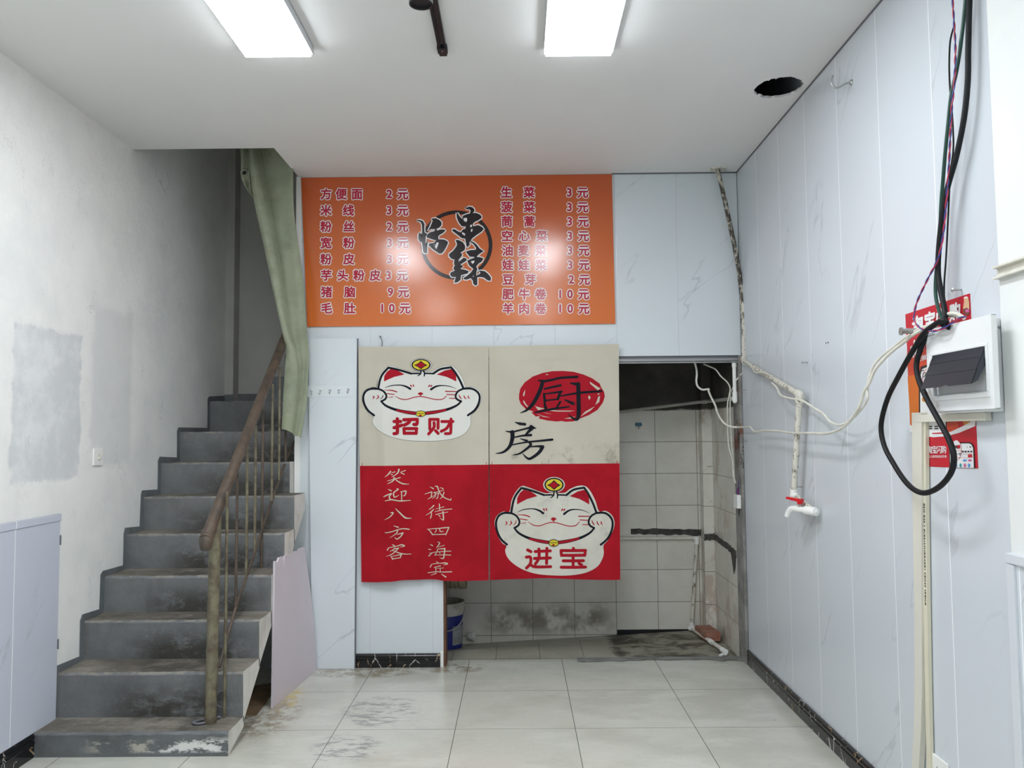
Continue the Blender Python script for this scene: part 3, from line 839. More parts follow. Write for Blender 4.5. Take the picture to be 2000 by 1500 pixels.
m = MB(); m.lathe((RX, RY - .10, H - .011), [(.0001, 0), (.003, 0), (.003, .002), (.0001, .002)], 10); m.build('screw', MT['steel'], tr, True)
a = at(825, 11, Z=H - .15)
sp = thing('spotlight', 'black cylindrical spotlight hanging from the ceiling rail at top edge', 'spotlight', (RX, a.y - .05, H - .02))
m = MB(); m.rbox(RX - .018, RX + .018, a.y - .12, a.y + .02, H - .048, H - .0245, .004); m.build('adapter', MT['rail_black'], sp)
m = MB(); m.rod((RX - .01, a.y - .05, H - .046), (RX - .034, a.y - .05, H - .085), .007); m.build('arm', MT['rail_black'], sp)
m = MB(); m.lathe((a.x, a.y - .045, H - .17), [(.0001, .006), (.034, .006), (.036, 0), (.042, 0), (.043, .01), (.043, .085), (.038, .094), (.0001, .095)], 32); m.build('lamp_head', MT['rail_black'], sp, True)

# ================================================================== menu sign
YS = YB - .014
sign = thing('menu_sign', 'glossy orange menu board with red price list on the back wall', 'menu sign', (-.65, YB - .002, 2.178))
q = [at(588, 347, Y=YS), at(600, 638, Y=YS), at(1202, 632, Y=YS), at(1195, 340, Y=YS)]
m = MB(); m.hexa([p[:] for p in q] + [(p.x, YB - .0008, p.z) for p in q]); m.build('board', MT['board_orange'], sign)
def on_sign(x, y, l): p = at(x, y, Y=YS); return (p.x, YS - .0007 * l, p.z)
def item(ch, x, y, h=66):
    A = Art(on_sign, 560, 320, 2.941)
    A.text(ch, x, y, h, 1, 1, .105); A.text(ch, x, y, h, 0, 2, .034)
    A.mb.build('printed_character', [MT['red_print'], MT['white_print']], sign)
left = [(173, '方226 便314 面404', '2:590 元667'), (267, '米226 线355', '3:588 元667'), (360, '粉226 丝357', '2:590 元667'), (454, '宽226 粉357', '3:591 元668'), (547, '粉226 皮357', '3:591 元668'), (640, '芋228 头322 粉415 皮508', '3:585 元664'), (736, '猪229 脑362', '9:596 元671'), (829, '毛230 肚362', '1:549 0:604 元680')]
right = [(164, '生1262 菜1392', '3:1623 元1700'), (248, '菠1263 菜1393', '3:1624 元1701'), (331, '茼1265 蒿1394', '3:1625 元1703'), (414, '空1266 心1365 菜1465', '3:1626 元1705'), (497, '油1268 麦1362 菜1460', '3:1627 元1707'), (580, '娃1270 娃1363 菜1461', '3:1628 元1708'), (664, '豆1271 芽1400', '2:1635 元1710'), (748, '肥1271 牛1364 卷1458', '1:1571 0:1627 元1705'), (831, '羊1272 肉1364 卷1458', '1:1571 0:1628 元1707')]
for y, names, price in left + right:
    for k in (names + ' ' + price).split():
        ch = k[0]; item(ch, float(k[1:].lstrip(':')), y, 66 if ord(ch) > 255 else 66)
# round emblem with three brush characters
ring = Art(on_sign, 810, 395, 8.825)
ring.ring(722, 738, 617, 597, 553, 535, 0, 1); ring.mb.build('emblem_ring', MT['black_print'], sign)
W1, W2 = Art(on_sign, 810, 395, 8.825), Art(on_sign, 810, 395, 8.825)
G = [
 [(870,90),(905,100),(930,75),(990,85),(1025,120),(1030,150),(1000,190),(1050,185),(1110,205),(1150,240),(1150,275),(1100,310),(1020,350),(1000,385),(1010,415),(1095,395),(1160,425),(1190,465),(1150,510),(1060,570),(985,630),(970,660),(940,690),(950,730),(910,780),(890,745),(870,630),(810,620),(760,580),(650,495),(650,470),(690,465),(740,500),(795,520),(830,470),(870,460),(880,420),(810,415),(760,350),(725,265),(720,190),(740,190),(770,240),(820,290),(830,235),(890,210),(950,195),(965,150),(940,120),(900,125)],
 [(705,650),(760,652),(830,690),(868,750),(868,810),(840,840),(790,870),(820,900),(800,945),(760,985),(750,1040),(845,955),(895,975),(890,1010),(790,1075),(835,1105),(790,1150),(870,1165),(935,1190),(910,1230),(850,1245),(800,1260),(790,1340),(740,1380),(680,1390),(690,1350),(710,1290),(640,1290),(610,1250),(620,1210),(690,1180),(665,1140),(690,1090),(675,1060),(685,990),(640,980),(590,930),(595,890),(660,840),(720,760),(730,720)],
 [(960,675),(1020,690),(1075,740),(1120,800),(1190,845),(1120,890),(1085,920),(1070,945),(1120,945),(1185,970),(1160,1020),(1100,1060),(1060,1110),(1080,1150),(1065,1200),(1060,1265),(1125,1235),(1130,1210),(1090,1180),(1150,1180),(1210,1190),(1270,1240),(1315,1300),(1310,1355),(1260,1350),(1190,1300),(1130,1290),(1080,1295),(1080,1420),(1050,1440),(1010,1410),(1000,1350),(965,1310),(900,1335),(845,1330),(840,1305),(900,1270),(970,1210),(1010,1150),(940,1090),(905,1010),(940,990),(1030,960),(1025,940),(950,940),(900,880),(885,850),(960,825),(1050,820),(1060,790),(1010,720)],
 [(40,315),(80,305),(140,325),(170,380),(165,450),(170,520),(215,545),(190,600),(185,700),(195,750),(225,670),(215,790),(215,880),(170,880),(145,860),(135,760),(125,690),(90,680),(65,640),(65,560),(85,515),(110,570),(122,600),(130,480),(125,390),(100,340)],
 [(290,285),(360,275),(430,310),(465,350),(460,400),(420,440),(375,460),(385,490),(450,470),(510,470),(530,490),(490,530),(430,565),(405,590),(410,640),(450,640),(510,645),(560,670),(575,700),(545,770),(500,850),(465,885),(420,885),(370,850),(300,800),(240,740),(260,710),(330,705),(370,660),(300,640),(210,610),(205,570),(260,520),(340,500),(352,462),(280,465),(230,490),(270,420),(310,320)]]
for g in G: W1.stroke(g, 0, 2, w=38, smooth=False, closed=True); W1.fill(g, 0, 2); W2.fill(g, 0, 3)
for g in ([(845,275),(900,270),(905,320),(880,345),(840,310)], [(960,390),(990,388),(985,430),(955,430)], [(970,470),(997,460),(995,500),(970,515)], [(815,515),(870,545),(865,580),(820,550)], [(965,1020),(1030,1005),(1025,1040),(995,1065)], [(1000,1275),(1018,1265),(1015,1290)], [(375,700),(410,690),(410,720),(375,810),(345,770)], [(330,730),(345,715),(330,760)]): W2.fill(g, 1, 4)
W1.mb.build('emblem_outline', MT['white_print'], sign)
tag(W2.mb.build('emblem_characters', [MT['black_print'], MT['white_print']], sign), 'black brush-written emblem characters')

# ================================================================== noren door curtain
YN = YB - .046
def nsurf(x, z):
    """Gentle hanging folds, stronger towards the hem."""
    d = min(1.0, max(0.0, (2.045 - z) / 1.5))
    if x < -.456:
        f = .012 * math.sin((x + 1.30) * 15 + d * 1.2) + .008 * math.sin((x + 1.3) * 27 - 1 + d * 2.0) - .020 * math.exp(-((x + 1.17 - .10 * d) / .032) ** 2) - .018 * math.exp(-((x + .87 - .12 * d) / .028) ** 2) + .010 * math.exp(-((x + 1.03 - .05 * d) / .05) ** 2)
    else:
        f = .008 * math.sin((x + .46) * 9 + .4) + .004 * math.sin((x + .4) * 22 + d)
    return YN + f * (.12 + .88 * d) - .004 * d
noren = thing('door_curtain', 'cream and red split cloth curtain with two laughing cats over the kitchen opening', 'curtain', (-.46, YN, 2.04))
def npanel(cor, name):
    """cor: picture corners TL, TR, BR, BL."""
    c = [at(*p, Y=YN) for p in cor]; NR, NC = 84, 60; rows = []
    for i in range(NR + 1):
        v = i / NR; row = []
        for j in range(NC + 1):
            u = j / NC
            p = (c[0] * (1 - u) + c[1] * u) * (1 - v) + (c[3] * (1 - u) + c[2] * u) * v
            z = p.z + v ** 8 * .006 * math.sin(u * 7 + len(name))
            row.append((p.x, nsurf(p.x, z), z))
        rows.append(row)
    m = MB(); m.sheet(rows, (0, .0016, 0))
    nb = int(NR * .5022)
    zb = at(830, 907.5, Y=YN).z
    for k, f in enumerate(m.f):
        if sum(m.v[i][2] for i in f) / len(f) < zb: m.mi[k] = 1
    # rod pocket and hems as stitched folds
    for v0, v1, mi in ((.062, .066, 0), (.985, .988, 1)):
        rr = []
        for v in (v0, v1):
            rr.append([((c[0] * (1 - u) + c[1] * u) * (1 - v) + (c[3] * (1 - u) + c[2] * u) * v) for u in [j / NC for j in range(NC + 1)]])
        m.sheet([[(p.x, nsurf(p.x, p.z) - .0012, p.z) for p in r] for r in rr], (0, .0008, 0), mi)
    for u in (.018, .982):
        for seg in range(2):
            rr = []
            for uu in (u - .002, u + .002):
                col = []
                for k in range(41):
                    v = k / 40 * .5 + seg * .5
                    p = (c[0] * (1 - uu) + c[1] * uu) * (1 - v) + (c[3] * (1 - uu) + c[2] * uu) * v
                    col.append((p.x, nsurf(p.x, p.z) - .0012, p.z))
                rr.append(col)
            m.sheet(rr, (0, .0008, 0), seg)
    return m.build(name, [MT['canvas'], MT['canvas_red']], noren, True)
pl = npanel([(700, 677), (954.4, 676), (954.2, 1132), (705, 1136)], 'cloth_panel')
pr_ = npanel([(955.2, 676), (1208.5, 672), (1211.5, 1131), (957, 1131)], 'cloth_panel')
def on_noren(x, y, l):
    p = at(x, y, Y=YN); return (p.x, nsurf(p.x, p.z) - .0006 - .0006 * l, p.z)
def cat_print(ox, oy, f, parent, soiled, outline):
    """f maps picture heights of the print; the cat holds its cheeks and wears a collar with a bell."""
    A = Art(on_noren, ox, oy, 5.769, 4.0)
    def T(l): return [(p[0], f(p[1]), *p[2:]) for p in l]
    def F(l, mi, ly, sm=False): A.fill(T(l), mi, ly, sm)
    def S(l, mi, ly, **k): A.stroke(T(l), mi, ly, **k)
    W, K, Rd, Y, Cr = 0, 1, 2, 3, 4
    body = [(320,560),(345,450),(395,370),(455,318),(520,325),(700,380),(780,382),(870,382),(945,378),(1000,345),(1090,315),(1175,318),(1235,370),(1290,460),(1330,555),(1400,552),(1465,585),(1500,640),(1500,700),(1470,770),(1425,835),(1380,880),(1383,950),(1365,1010),(1310,1080),(1200,1130),(1050,1155),(850,1162),(640,1150),(480,1110),(360,1050),(295,990),(272,930),(285,885),(240,860),(190,790),(157,700),(157,640),(190,590),(250,560)]
    F(body, W, 1, True); A.ellipse(822, f(305), 122, 74 * f.k, W, 1)
    if outline: S(body, K, 2, w=5, closed=True); A.ring(822, f(305), 123, 75, 119, 71, K, 2)
    F(body, W, 3, True); A.ellipse(822, f(305), 117, 69 * f.k, W, 3)
    L = lambda *l, ly=4, w=24, mi=K: S(list(l), mi, ly, w=w)
    L((340,570),(365,460),(400,395),(455,336)); L((455,336),(560,358),(710,402)); L((710,402),(800,400), w=18)
    L((865,400),(960,402), w=18); L((960,402),(1040,352),(1160,332)); L((1160,332),(1205,388),(1260,480),(1300,570))
    S([(820,365,14),(816,405,18),(780,430,6)], K, 4); S([(848,365,14),(862,400,18),(858,432,12)], K, 4)
    L((345,575),(260,573),(200,600),(170,660),(180,740),(225,820),(292,872)); L((345,575),(400,602),(432,650),(420,690),(375,715), w=22)
    L((1300,572),(1390,572),(1452,605),(1482,660),(1470,740),(1425,815),(1350,872)); L((1300,572),(1240,602),(1212,650),(1226,690),(1275,715), w=22)
    S([(375,715,20),(430,765,24),(540,810,30),(680,840,40),(815,852,40),(950,840,40),(1110,808,30),(1222,762,24),(1275,715,20)], K, 4)
    S([(552,817,22),(680,840,26),(815,852,26),(950,840,26),(1096,812,22)], Rd, 5)
    F([(405,492),(408,430),(438,382),(480,352),(560,368),(636,412),(520,440),(455,468)], Rd, 4); F([(1220,492),(1217,430),(1190,380),(1160,352),(1085,368),(998,412),(1105,438),(1165,464)], Rd, 4)
    S([(412,565,3),(480,540,10),(580,532,12),(650,547,20),(700,574,26)], K, 4); S([(935,580,26),(990,547,20),(1060,537,12),(1150,547,8),(1220,575,3)], K, 4)
    for a, b in (((705,535),(716,550)), ((734,533),(741,548)), ((918,536),(906,550)), ((941,537),(931,550))): S([(*a, 16), (*b, 10)], Rd, 4)
    for l in ([(408,588,4),(490,592,12),(550,608,12)], [(440,628,10),(520,637,10)], [(447,672,5),(505,665,8)], [(1098,602,12),(1220,604,10)], [(1112,636,10),(1200,641,10)], [(1140,680,8),(1206,683,10)], [(530,655,5),(590,686,10),(660,693,10),(740,670,10),(818,660,10),(900,675,10),(980,693,10),(1062,690,10),(1105,655,8)], [(278,654,8),(292,668,14),(276,688,6)], [(332,648,8),(344,668,14),(318,690,6)], [(1250,645,8),(1262,670,14),(1280,688,5)], [(1306,650,8),(1313,672,14),(1332,690,5)], [(1356,652,8),(1354,670,14),(1370,685,5)]): S(l, Rd, 4)
    S([(395,645,8),(390,668,10),(365,690,5)], K if outline else Rd, 4)
    F([(783,628),(800,616),(817,612),(835,617),(850,628),(826,646),(806,646)], Rd, 4); S([(818,640,10),(818,662,8)], Rd, 4)
    A.ellipse(822, f(305), 108, 66 * f.k, K, 4); A.ellipse(822, f(305), 92, 54 * f.k, Y, 5)
    F([(742,308),(785,290),(822,260),(858,290),(895,308),(858,326),(822,354),(785,326)], K, 6); F([(762,308),(792,294),(822,272),(850,294),(874,308),(850,322),(822,342),(792,322)], Rd, 7)
    A.ellipse(818, f(855), 60, 36 * f.k, K, 6); A.ellipse(818, f(855), 52, 29 * f.k, Y, 7); S([(762,852,6),(876,852,6)], K, 8); A.ellipse(815, f(874), 16, 10, Rd, 8)
    A.mb.build('printed_cat', [MT['cloth_dirty' if soiled else 'cloth_white'], MT['cloth_black'], MT['cloth_red'], MT['cloth_yellow'], MT['cloth_cream']], parent)
class Lin:
    def __init__(s, k, b, c): s.k, s.b, s.c = k, b, c
    def __call__(s, y): return s.b + (y - s.c) * s.k
cat_print(680, 660, Lin(1.0, 320, 320), pl, False, True)
cat_print(939.5, 890, Lin(1.19, 345, 320), pr_, True, False)
def chars(ox, oy, sc, mat, parent, groups, layer=5, **k):
    for g in groups:
        A = Art(on_noren, ox, oy, sc, 4.0); A.strokes(g, 0, layer, **k); A.mb.build('printed_character', mat, parent)
A = Art(on_noren, 680, 660, 5.769, 4.0)
A.strokes([[(520,942),(592,942)], [(520,1012),(606,984)], [(555,912),(556,1056),(545,1075),(520,1078)], [(628,922),(780,918)], [(780,918),(775,972),(742,974)], [(702,925),(682,955),(634,982)]], 0, 5, w=38)
A.strokes([[(628,1022),(776,1022)], [(772,1022),(768,1076)], [(630,1022),(632,1076)], [(632,1074),(768,1074)]], 0, 5, w=36, smooth=False)
A.mb.build('printed_character', MT['cloth_red'], pl); A = Art(on_noren, 680, 660, 5.769, 4.0)
A.strokes([[(921,918),(922,1030)], [(921,918),(1012,918)], [(1014,918),(1012,1020)], [(968,955),(966,1010),(908,1082)], [(985,1045),(1014,1076)], [(1055,942),(1182,942)], [(1160,915),(1157,1056),(1142,1076),(1095,1078)], [(1148,955),(1108,1020),(1048,1052)]], 0, 5, w=34)
A.mb.build('printed_character', MT['cloth_red'], pl)
A = Art(on_noren, 939.5, 890, 5.769, 4.0)
A.strokes([[(525,1060),(562,1080)], [(610,1078),(780,1070)], [(602,1156),(780,1150)], [(652,1050),(652,1150),(612,1218)], [(742,1042),(738,1212)], [(510,1142),(556,1142),(556,1212),(512,1264)], [(556,1222),(610,1250),(784,1248)]], 0, 5, w=34)
A.mb.build('printed_character', MT['cloth_red'], pr_); A = Art(on_noren, 939.5, 890, 5.769, 4.0)
A.strokes([[(1038,1040),(1048,1062)], [(900,1065),(1176,1065)], [(900,1065),(905,1120)], [(1174,1065),(1168,1120)], [(905,1118),(1168,1118)], [(925,1180),(1152,1180)], [(1036,1130),(1036,1250)], [(902,1252),(1176,1252)], [(1102,1208),(1132,1228)]], 0, 5, w=34, smooth=False)
A.mb.build('printed_character', MT['cloth_red'], pr_)
# brush-written kitchen characters over a red disc
A = Art(on_noren, 940, 660, 5.769, 4.0)
A.fill([(425,640),(440,570),(490,500),(580,435),(690,395),(800,375),(920,372),(1040,382),(1150,412),(1250,455),(1335,515),(1350,555),(1385,610),(1392,660),(1370,730),(1310,810),(1210,870),(1120,905),(1040,940),(950,945),(905,936),(850,942),(740,930),(650,908),(660,880),(612,885),(565,840),(590,830),(500,800),(445,745),(425,690)], 0, 1)
for g in ([(495,580),(490,630),(482,655),(470,655),(475,620)], [(478,700),(500,740),(530,775),(520,780),(490,750),(472,720)], [(1220,490),(1270,525),(1345,570),(1310,590),(1290,570),(1230,520)], [(1215,645),(1232,670),(1218,698),(1203,670)], [(1320,660),(1338,655),(1330,720),(1285,755)], [(1280,770),(1230,820),(1120,885),(1170,830)], [(740,405),(760,415),(720,418)], [(1310,625),(1335,628),(1318,645)], [(570,715),(610,770),(680,790),(745,795),(700,800),(640,815)], [(740,800),(850,818),(1055,820),(1000,830),(860,830),(770,822)], [(690,835),(800,860),(740,850)], [(620,850),(690,878),(780,898),(700,890)], [(930,908),(1060,885),(1010,912)]): A.fill(g, 1, 2)
A.mb.build('red_disc_print', [MT['cloth_red'], MT['canvas']], pr_)
chars(940, 660, 5.769, MT['cloth_black'], pr_, [[[(645,478,14),(690,490,34)], [(690,492,30),(800,472,26),(900,450,26),(1080,440,28)], [(692,490,40),(670,570,42),(620,680,44),(560,770,38),(500,820,24),(435,847,4)], [(710,575,18),(800,555,24),(892,535,26)], [(706,630,24),(717,715,32)], [(706,632,14),(800,620,20),(905,605,26)], [(892,608,28),(862,690,30)], [(720,706,18),(860,690,18)], [(712,735,22),(725,792,34)], [(890,722,26),(850,780,20),(815,808,12)], [(610,840,20),(800,802,26),(990,775,16)], [(895,655,14),(1100,620,26),(1352,600,24)], [(1005,512,14),(1085,522,42)], [(1092,520,46),(1095,700,46),(1096,850,48),(1076,918,32),(1020,897,20),(975,855,3)], [(945,700,18),(1035,740,36)]],
 [[(380,948,5),(430,965,30),(492,972,30)], [(275,1050,8),(350,1062,26)], [(345,1062,20),(470,1030,18),(560,1008,26)], [(560,1000,40),(618,1020,8)], [(575,1012,44),(490,1100,18)], [(370,1120,14),(460,1102,20),(560,1094,28)], [(350,1062,48),(350,1130,46),(320,1220,36),(250,1285,24),(160,1302,4)], [(440,1135,8),(515,1160,28)], [(330,1208,12),(500,1175,18),(650,1160,22),(800,1145,26)], [(545,1180,26),(552,1212,30),(440,1298,20),(355,1320,4)], [(560,1225,14),(640,1220,22),(690,1228,42)], [(690,1228,42),(650,1290,36),(570,1350,30),(530,1360,26),(490,1330,16),(468,1300,4)]]], 4)
chars(740, 910, 7.9, MT['cloth_cream'], pl, [[[(185,85,22),(150,130,16),(100,170,4)], [(205,105,8),(250,90,14)], [(190,125,8),(210,135,16)], [(310,55,26),(290,110,18),(205,170,6)], [(340,95,8),(410,70,12)], [(335,105,8),(390,128,16)], [(145,228,8),(250,200,12),(330,180,14)], [(240,180,22),(220,230,18),(140,275,4)], [(240,195,10),(300,240,16),(370,275,18),(465,280,6)]],
 [[(155,358,8),(195,380,20)], [(85,470,16),(150,440,16),(200,425,20)], [(200,425,16),(170,470,18),(185,510,18),(240,525,16)], [(105,535,8),(200,520,14),(330,540,18),(490,530,8)], [(275,350,8),(300,360,16),(235,410,18),(245,480,16),(310,450,5)], [(335,400,8),(410,385,18)], [(415,388,18),(420,400,18),(400,455,16),(370,460,6)], [(350,400,14),(352,530,14)]],
 [[(190,715,10),(225,720,18),(180,780,14),(95,828,4)], [(258,655,6),(320,720,20),(410,800,24),(505,805,6)]],
 [[(235,920,6),(300,945,18)], [(105,1025,12),(200,1010,14),(350,970,14),(470,978,16)], [(290,1000,18),(270,1040,14),(185,1098,4)], [(280,1055,8),(370,1035,20)], [(372,1035,20),(340,1085,16),(285,1125,16),(250,1100,6)]],
 [[(215,1205,8),(245,1225,18)], [(165,1250,10),(140,1290,16)], [(160,1252,8),(280,1235,12),(350,1215,16),(395,1235,18),(325,1250,4)], [(255,1265,16),(220,1290,12),(180,1310,4)], [(235,1280,8),(305,1265,16)], [(305,1265,16),(230,1340,14),(120,1388,4)], [(215,1290,8),(300,1335,14),(400,1360,14),(500,1357,8)], [(195,1375,10),(225,1430,16)], [(215,1385,8),(350,1365,16)], [(350,1365,16),(330,1415,14)], [(230,1425,12),(330,1415,12)]]], 2)
chars(825, 940, 7.69, MT['cloth_cream'], pl, [[[(115,85,6),(165,110,18)], [(40,190,10),(140,160,14)], [(142,160,14),(130,240,14)], [(80,268,6),(130,240,10),(200,200,5)], [(165,175,8),(265,150,10),(325,128,6)], [(185,160,12),(195,220,12),(145,262,4)], [(195,190,8),(245,180,12)], [(245,180,12),(225,255,12),(205,250,6)], [(190,75,8),(225,80,18),(260,170,14),(330,245,14),(425,280,14)], [(428,280,14),(435,250,5)], [(325,165,14),(300,230,12),(265,265,4)], [(265,95,6),(310,110,14)]],
 [[(170,365,18),(140,395,14),(95,430,4)], [(165,425,16),(120,470,12),(50,510,4)], [(130,450,12),(135,500,12),(120,555,14)], [(200,415,6),(325,383,10)], [(255,340,14),(262,430,12)], [(185,458,6),(300,430,12),(445,413,12)], [(200,500,10),(300,475,10),(385,460,8)], [(310,455,18),(318,560,18),(310,580,12),(265,550,4)], [(240,500,6),(265,525,14)]],
 [[(75,718,8),(110,745,14),(150,805,16)], [(85,722,8),(250,705,12),(400,690,18)], [(400,690,18),(375,750,14),(350,800,14)], [(145,803,12),(350,790,12)], [(205,720,12),(205,750,12),(175,775,4)], [(262,715,12),(270,750,12),(315,748,10)]],
 [[(115,950,6),(150,970,16)], [(85,1022,6),(122,1030,14)], [(95,1125,16),(150,1075,6)], [(230,910,8),(260,925,18),(230,975,12),(205,1005,4)], [(240,985,8),(330,957,8)], [(235,1020,12),(190,1110,12)], [(230,1015,8),(340,1005,18)], [(340,1005,18),(325,1130,18),(305,1155,12),(260,1140,4)], [(100,1085,6),(260,1055,10),(430,1043,12)], [(180,1112,8),(300,1100,10),(430,1102,12)], [(250,1060,6),(270,1080,10)]],
 [[(205,1205,6),(235,1225,14)], [(135,1250,8),(118,1290,16)], [(135,1250,8),(280,1225,12),(350,1220,16),(380,1235,16),(320,1248,4)], [(275,1265,14),(170,1300,6)], [(195,1290,12),(205,1365,12)], [(200,1312,6),(320,1293,10)], [(270,1305,12),(272,1355,12)], [(80,1378,10),(250,1358,12),(445,1350,14)], [(205,1385,14),(125,1415,5)], [(290,1385,8),(355,1425,20)]]], 2)
# rod in the pocket, hung on a hook
m = MB(); a = at(702, 682, Y=YN); b = at(1207, 677, Y=YN)
m.rod((a.x + .006, YN + .010, a.z), (b.x - .006, YN + .010, b.z), .006); m.build('rod', MT['white_plastic'], noren, True)
p = at(743, 658, Y=YB - .01)
m = MB(); m.rod((p.x, YB + .001, p.z), (p.x, YB - .022, p.z + .002), .005); m.tube([(p.x, YB - .020, p.z + .004), (p.x + .012, YB - .020, p.z - .03), (p.x + .014, YN + .006, a.z)], .0025)
tag(m.build('wall_nail', [MT['line']]), 'dark nail with a white string above the cream curtain left part', 'nail')
# ================================================================== green stair curtain
GY = .33
gc = thing('stair_curtain', 'long sage green cloth curtain gathered aside at the stair opening', 'curtain', (-1.72, GY, 3.5))
Lp = [(487, 235), (490, 294), (496.5, 379), (518, 482), (539, 584), (554, 652), (560.5, 687), (556, 750), (552, 838)]
Cp = [(497, 235), (501, 294), (522, 401), (543, 516), (558, 614), (570, 665), (577.6, 687), (582, 740), (570, 846)]
Rp = [(571, 235), (573, 300), (574, 401), (582, 473), (592.5, 550), (599, 635), (603, 687), (601, 768), (588, 856)]
def samp(P, v):
    """Point of a picture polyline at a fraction of its length."""
    pts = [Vector(p) for p in P]; pts, _ = catmull(pts, [1] * len(pts), 6)
    f = v * (len(pts) - 1); k = min(int(f), len(pts) - 2); return pts[k].lerp(pts[k + 1], f - k)
rows = []; NR = 70; NU = 40
for i in range(NR + 1):
    v = i / NR; l, c, r = samp(Lp, v), samp(Cp, v), samp(Rp, v); row = []
    for j in range(NU + 1):
        u = j / NU
        p = l.lerp(c, u / .3) if u < .3 else c.lerp(r, (u - .3) / .7)
        if u < .3: dy = (-.045 - .022 * math.sin(u / .3 * math.pi) + .02 * (u / .3) ** 4) * max(.25, 1 - .8 * v)
        else:
            q = (u - .3) / .7; dy = (.085 * (1 - q) * min(1, q / .06) - .015) * max(.12, 1 - .95 * v) - .010 * math.sin(q * math.pi) * v
        dy += .006 * math.sin(u * 7 + v * 5) * v + .0015 * math.sin(u * 17 + v * 9)
        if .66 < v < .95: dy += .009 * math.sin((v - .66) * 40 + u * 4) * math.sin((v - .66) / .29 * math.pi) * (.4 + u)
        w_ = at(p.x, p.y, Y=GY); row.append((w_.x, GY + dy, w_.z + (.006 * math.sin(u * 9) if i == NR else 0)))
    rows.append(row)
m = MB(); m.sheet(rows, (0, .006, 0)); m.build('cloth', MT['cloth_green'], gc, True)
m = MB(); hr = [[Vector(p) + Vector((0, -.004, 0)) for p in rows[k]] for k in (NR - 3, NR - 2, NR)]
m.sheet(hr, (0, .003, 0)); m.build('hem', MT['cloth_green_hem'], gc, True)
# folded-back bunch at the top left
Bl = [(463, 240), (465, 294), (467, 324), (469, 343), (477, 362), (487, 378), (494, 384)]
Br = [(492, 240), (493, 294), (495, 324), (497, 345), (498, 362), (499, 378), (500, 386)]
rows = []
for i in range(31):
    v = i / 30; l, r = samp(Bl, v), samp(Br, v); row = []
    for j in range(21):
        u = j / 20; p = l.lerp(r, u); w_ = at(p.x, p.y, Y=GY)
        dy = -.045 * math.sin(u * math.pi) + .018 * math.sin(u * 10 + v * 7) + .030 * math.exp(-(((u - .38) / .2) ** 2 + ((v - .60) / .10) ** 2))
        row.append((w_.x, GY + .025 + dy, w_.z))
    rows.append(row)
m = MB(); m.sheet(rows, (0, .006, 0)); m.build('folded_bunch', MT['cloth_green'], gc, True)
p = at(476, 336, Y=GY - .03)
m = MB(); m.lathe((p.x, GY - .006, p.z), [(.013, -.012), (.020, -.022), (.026, -.012), (.024, .0), (.010, .004)], 20, 'Y'); m.build('pocket_rim', MT['cloth_green'], gc, True)
m = MB(); m.lathe((p.x, GY - .006, p.z), [(.0001, -.006), (.016, -.009), (.016, -.003), (.0001, -.003)], 16, 'Y'); m.build('pocket_opening', MT['fold_shade'], gc)

# ================================================================== stair railing
RXX = -1.75
rl = thing('stair_railing', 'rusty steel railing with round handrail and thin bars along the stairs', 'railing', (RXX, -.82, .112))
b0 = at(411, 1412, X=RXX); b1 = at(421, 1015, X=RXX)
m = MB(); m.tube([(RXX, b0.y, .100), (RXX, (b0.y + b1.y) / 2, .60), (RXX, b1.y, b1.z + .02)], .0275, 18, smooth=False); m.build('post', MT['rust_paint'], rl, True)
h0, h1 = at(403, 1050, X=RXX), at(553, 668, X=RXX)
d = (h1 - h0).normalized(); h2 = h1 + d * .30
m = MB(); k0 = at(402, 1066, X=RXX)
m.tube([(RXX, h0.y - .004, h0.z - .055), (RXX, h0.y - .006, h0.z - .015), h0 + d * .045, h0 + d * .12, h1, h2], [.024, .031, .0315, .028, .028, .028], 18, sub=5)
m.build('handrail', MT['rust'], rl, True)
m = MB(); m.tube([at(*p, X=RXX) for p in ((428, 1303), (460, 1188), (480, 1130), (497, 1080), (528, 986), (544, 941), (558, 901), (577, 858))], .0075, 10); m.build('lower_bar', MT['rust'], rl, True)
bars = [((444, 968), (438, 1398)), ((464, 915), (460, 1188)), ((484, 868), (480, 1128)), ((500, 828), (497, 1080)), ((517, 790), (507.5, 1117)), ((535, 748), (528, 987)), ((547.5, 715), (544, 940)), ((559, 690), (558, 900))]
for k, (a, b) in enumerate(bars):
    pa, pb = at(*a, X=RXX), at(*b, X=RXX); y = (pa.y + pb.y) / 2
    m = MB()
    if k == 0: pa, pb = at(*a, Y=-.739), at(*b, Y=-.739); m.rod((pb.x, -.739, .108), (pa.x, -.739, pa.z + .02), .0078, 8)
    else: m.rod((RXX, y, pb.z), (RXX, y, pa.z - .008), .0078, 8)
    m.build('baluster', MT['rust_paint' if k % 3 != 1 else 'rust'], rl, True)
m = MB(); m.tube([(RXX + .03, b0.y + .05, .121), (RXX - .01, b0.y + .035, .120), (RXX - .06, b0.y + .01, .119), (RXX - .075, b0.y - .02, .119), (RXX - .045, b0.y - .035, .119), (RXX - .02, b0.y - .02, .119)], .006, 8)
m.build('base_wire', MT['line'], rl, True)
p = at(434, 1366, Y=-.735)
m = MB(); m.tube([(p.x + .030 * math.cos(math.radians(t_)), -.734, p.z + .040 * math.sin(math.radians(t_))) for t_ in range(50, 290, 20)], .0042, 8, sub=2); m.build('wire_ring', MT['line'], rl, True)

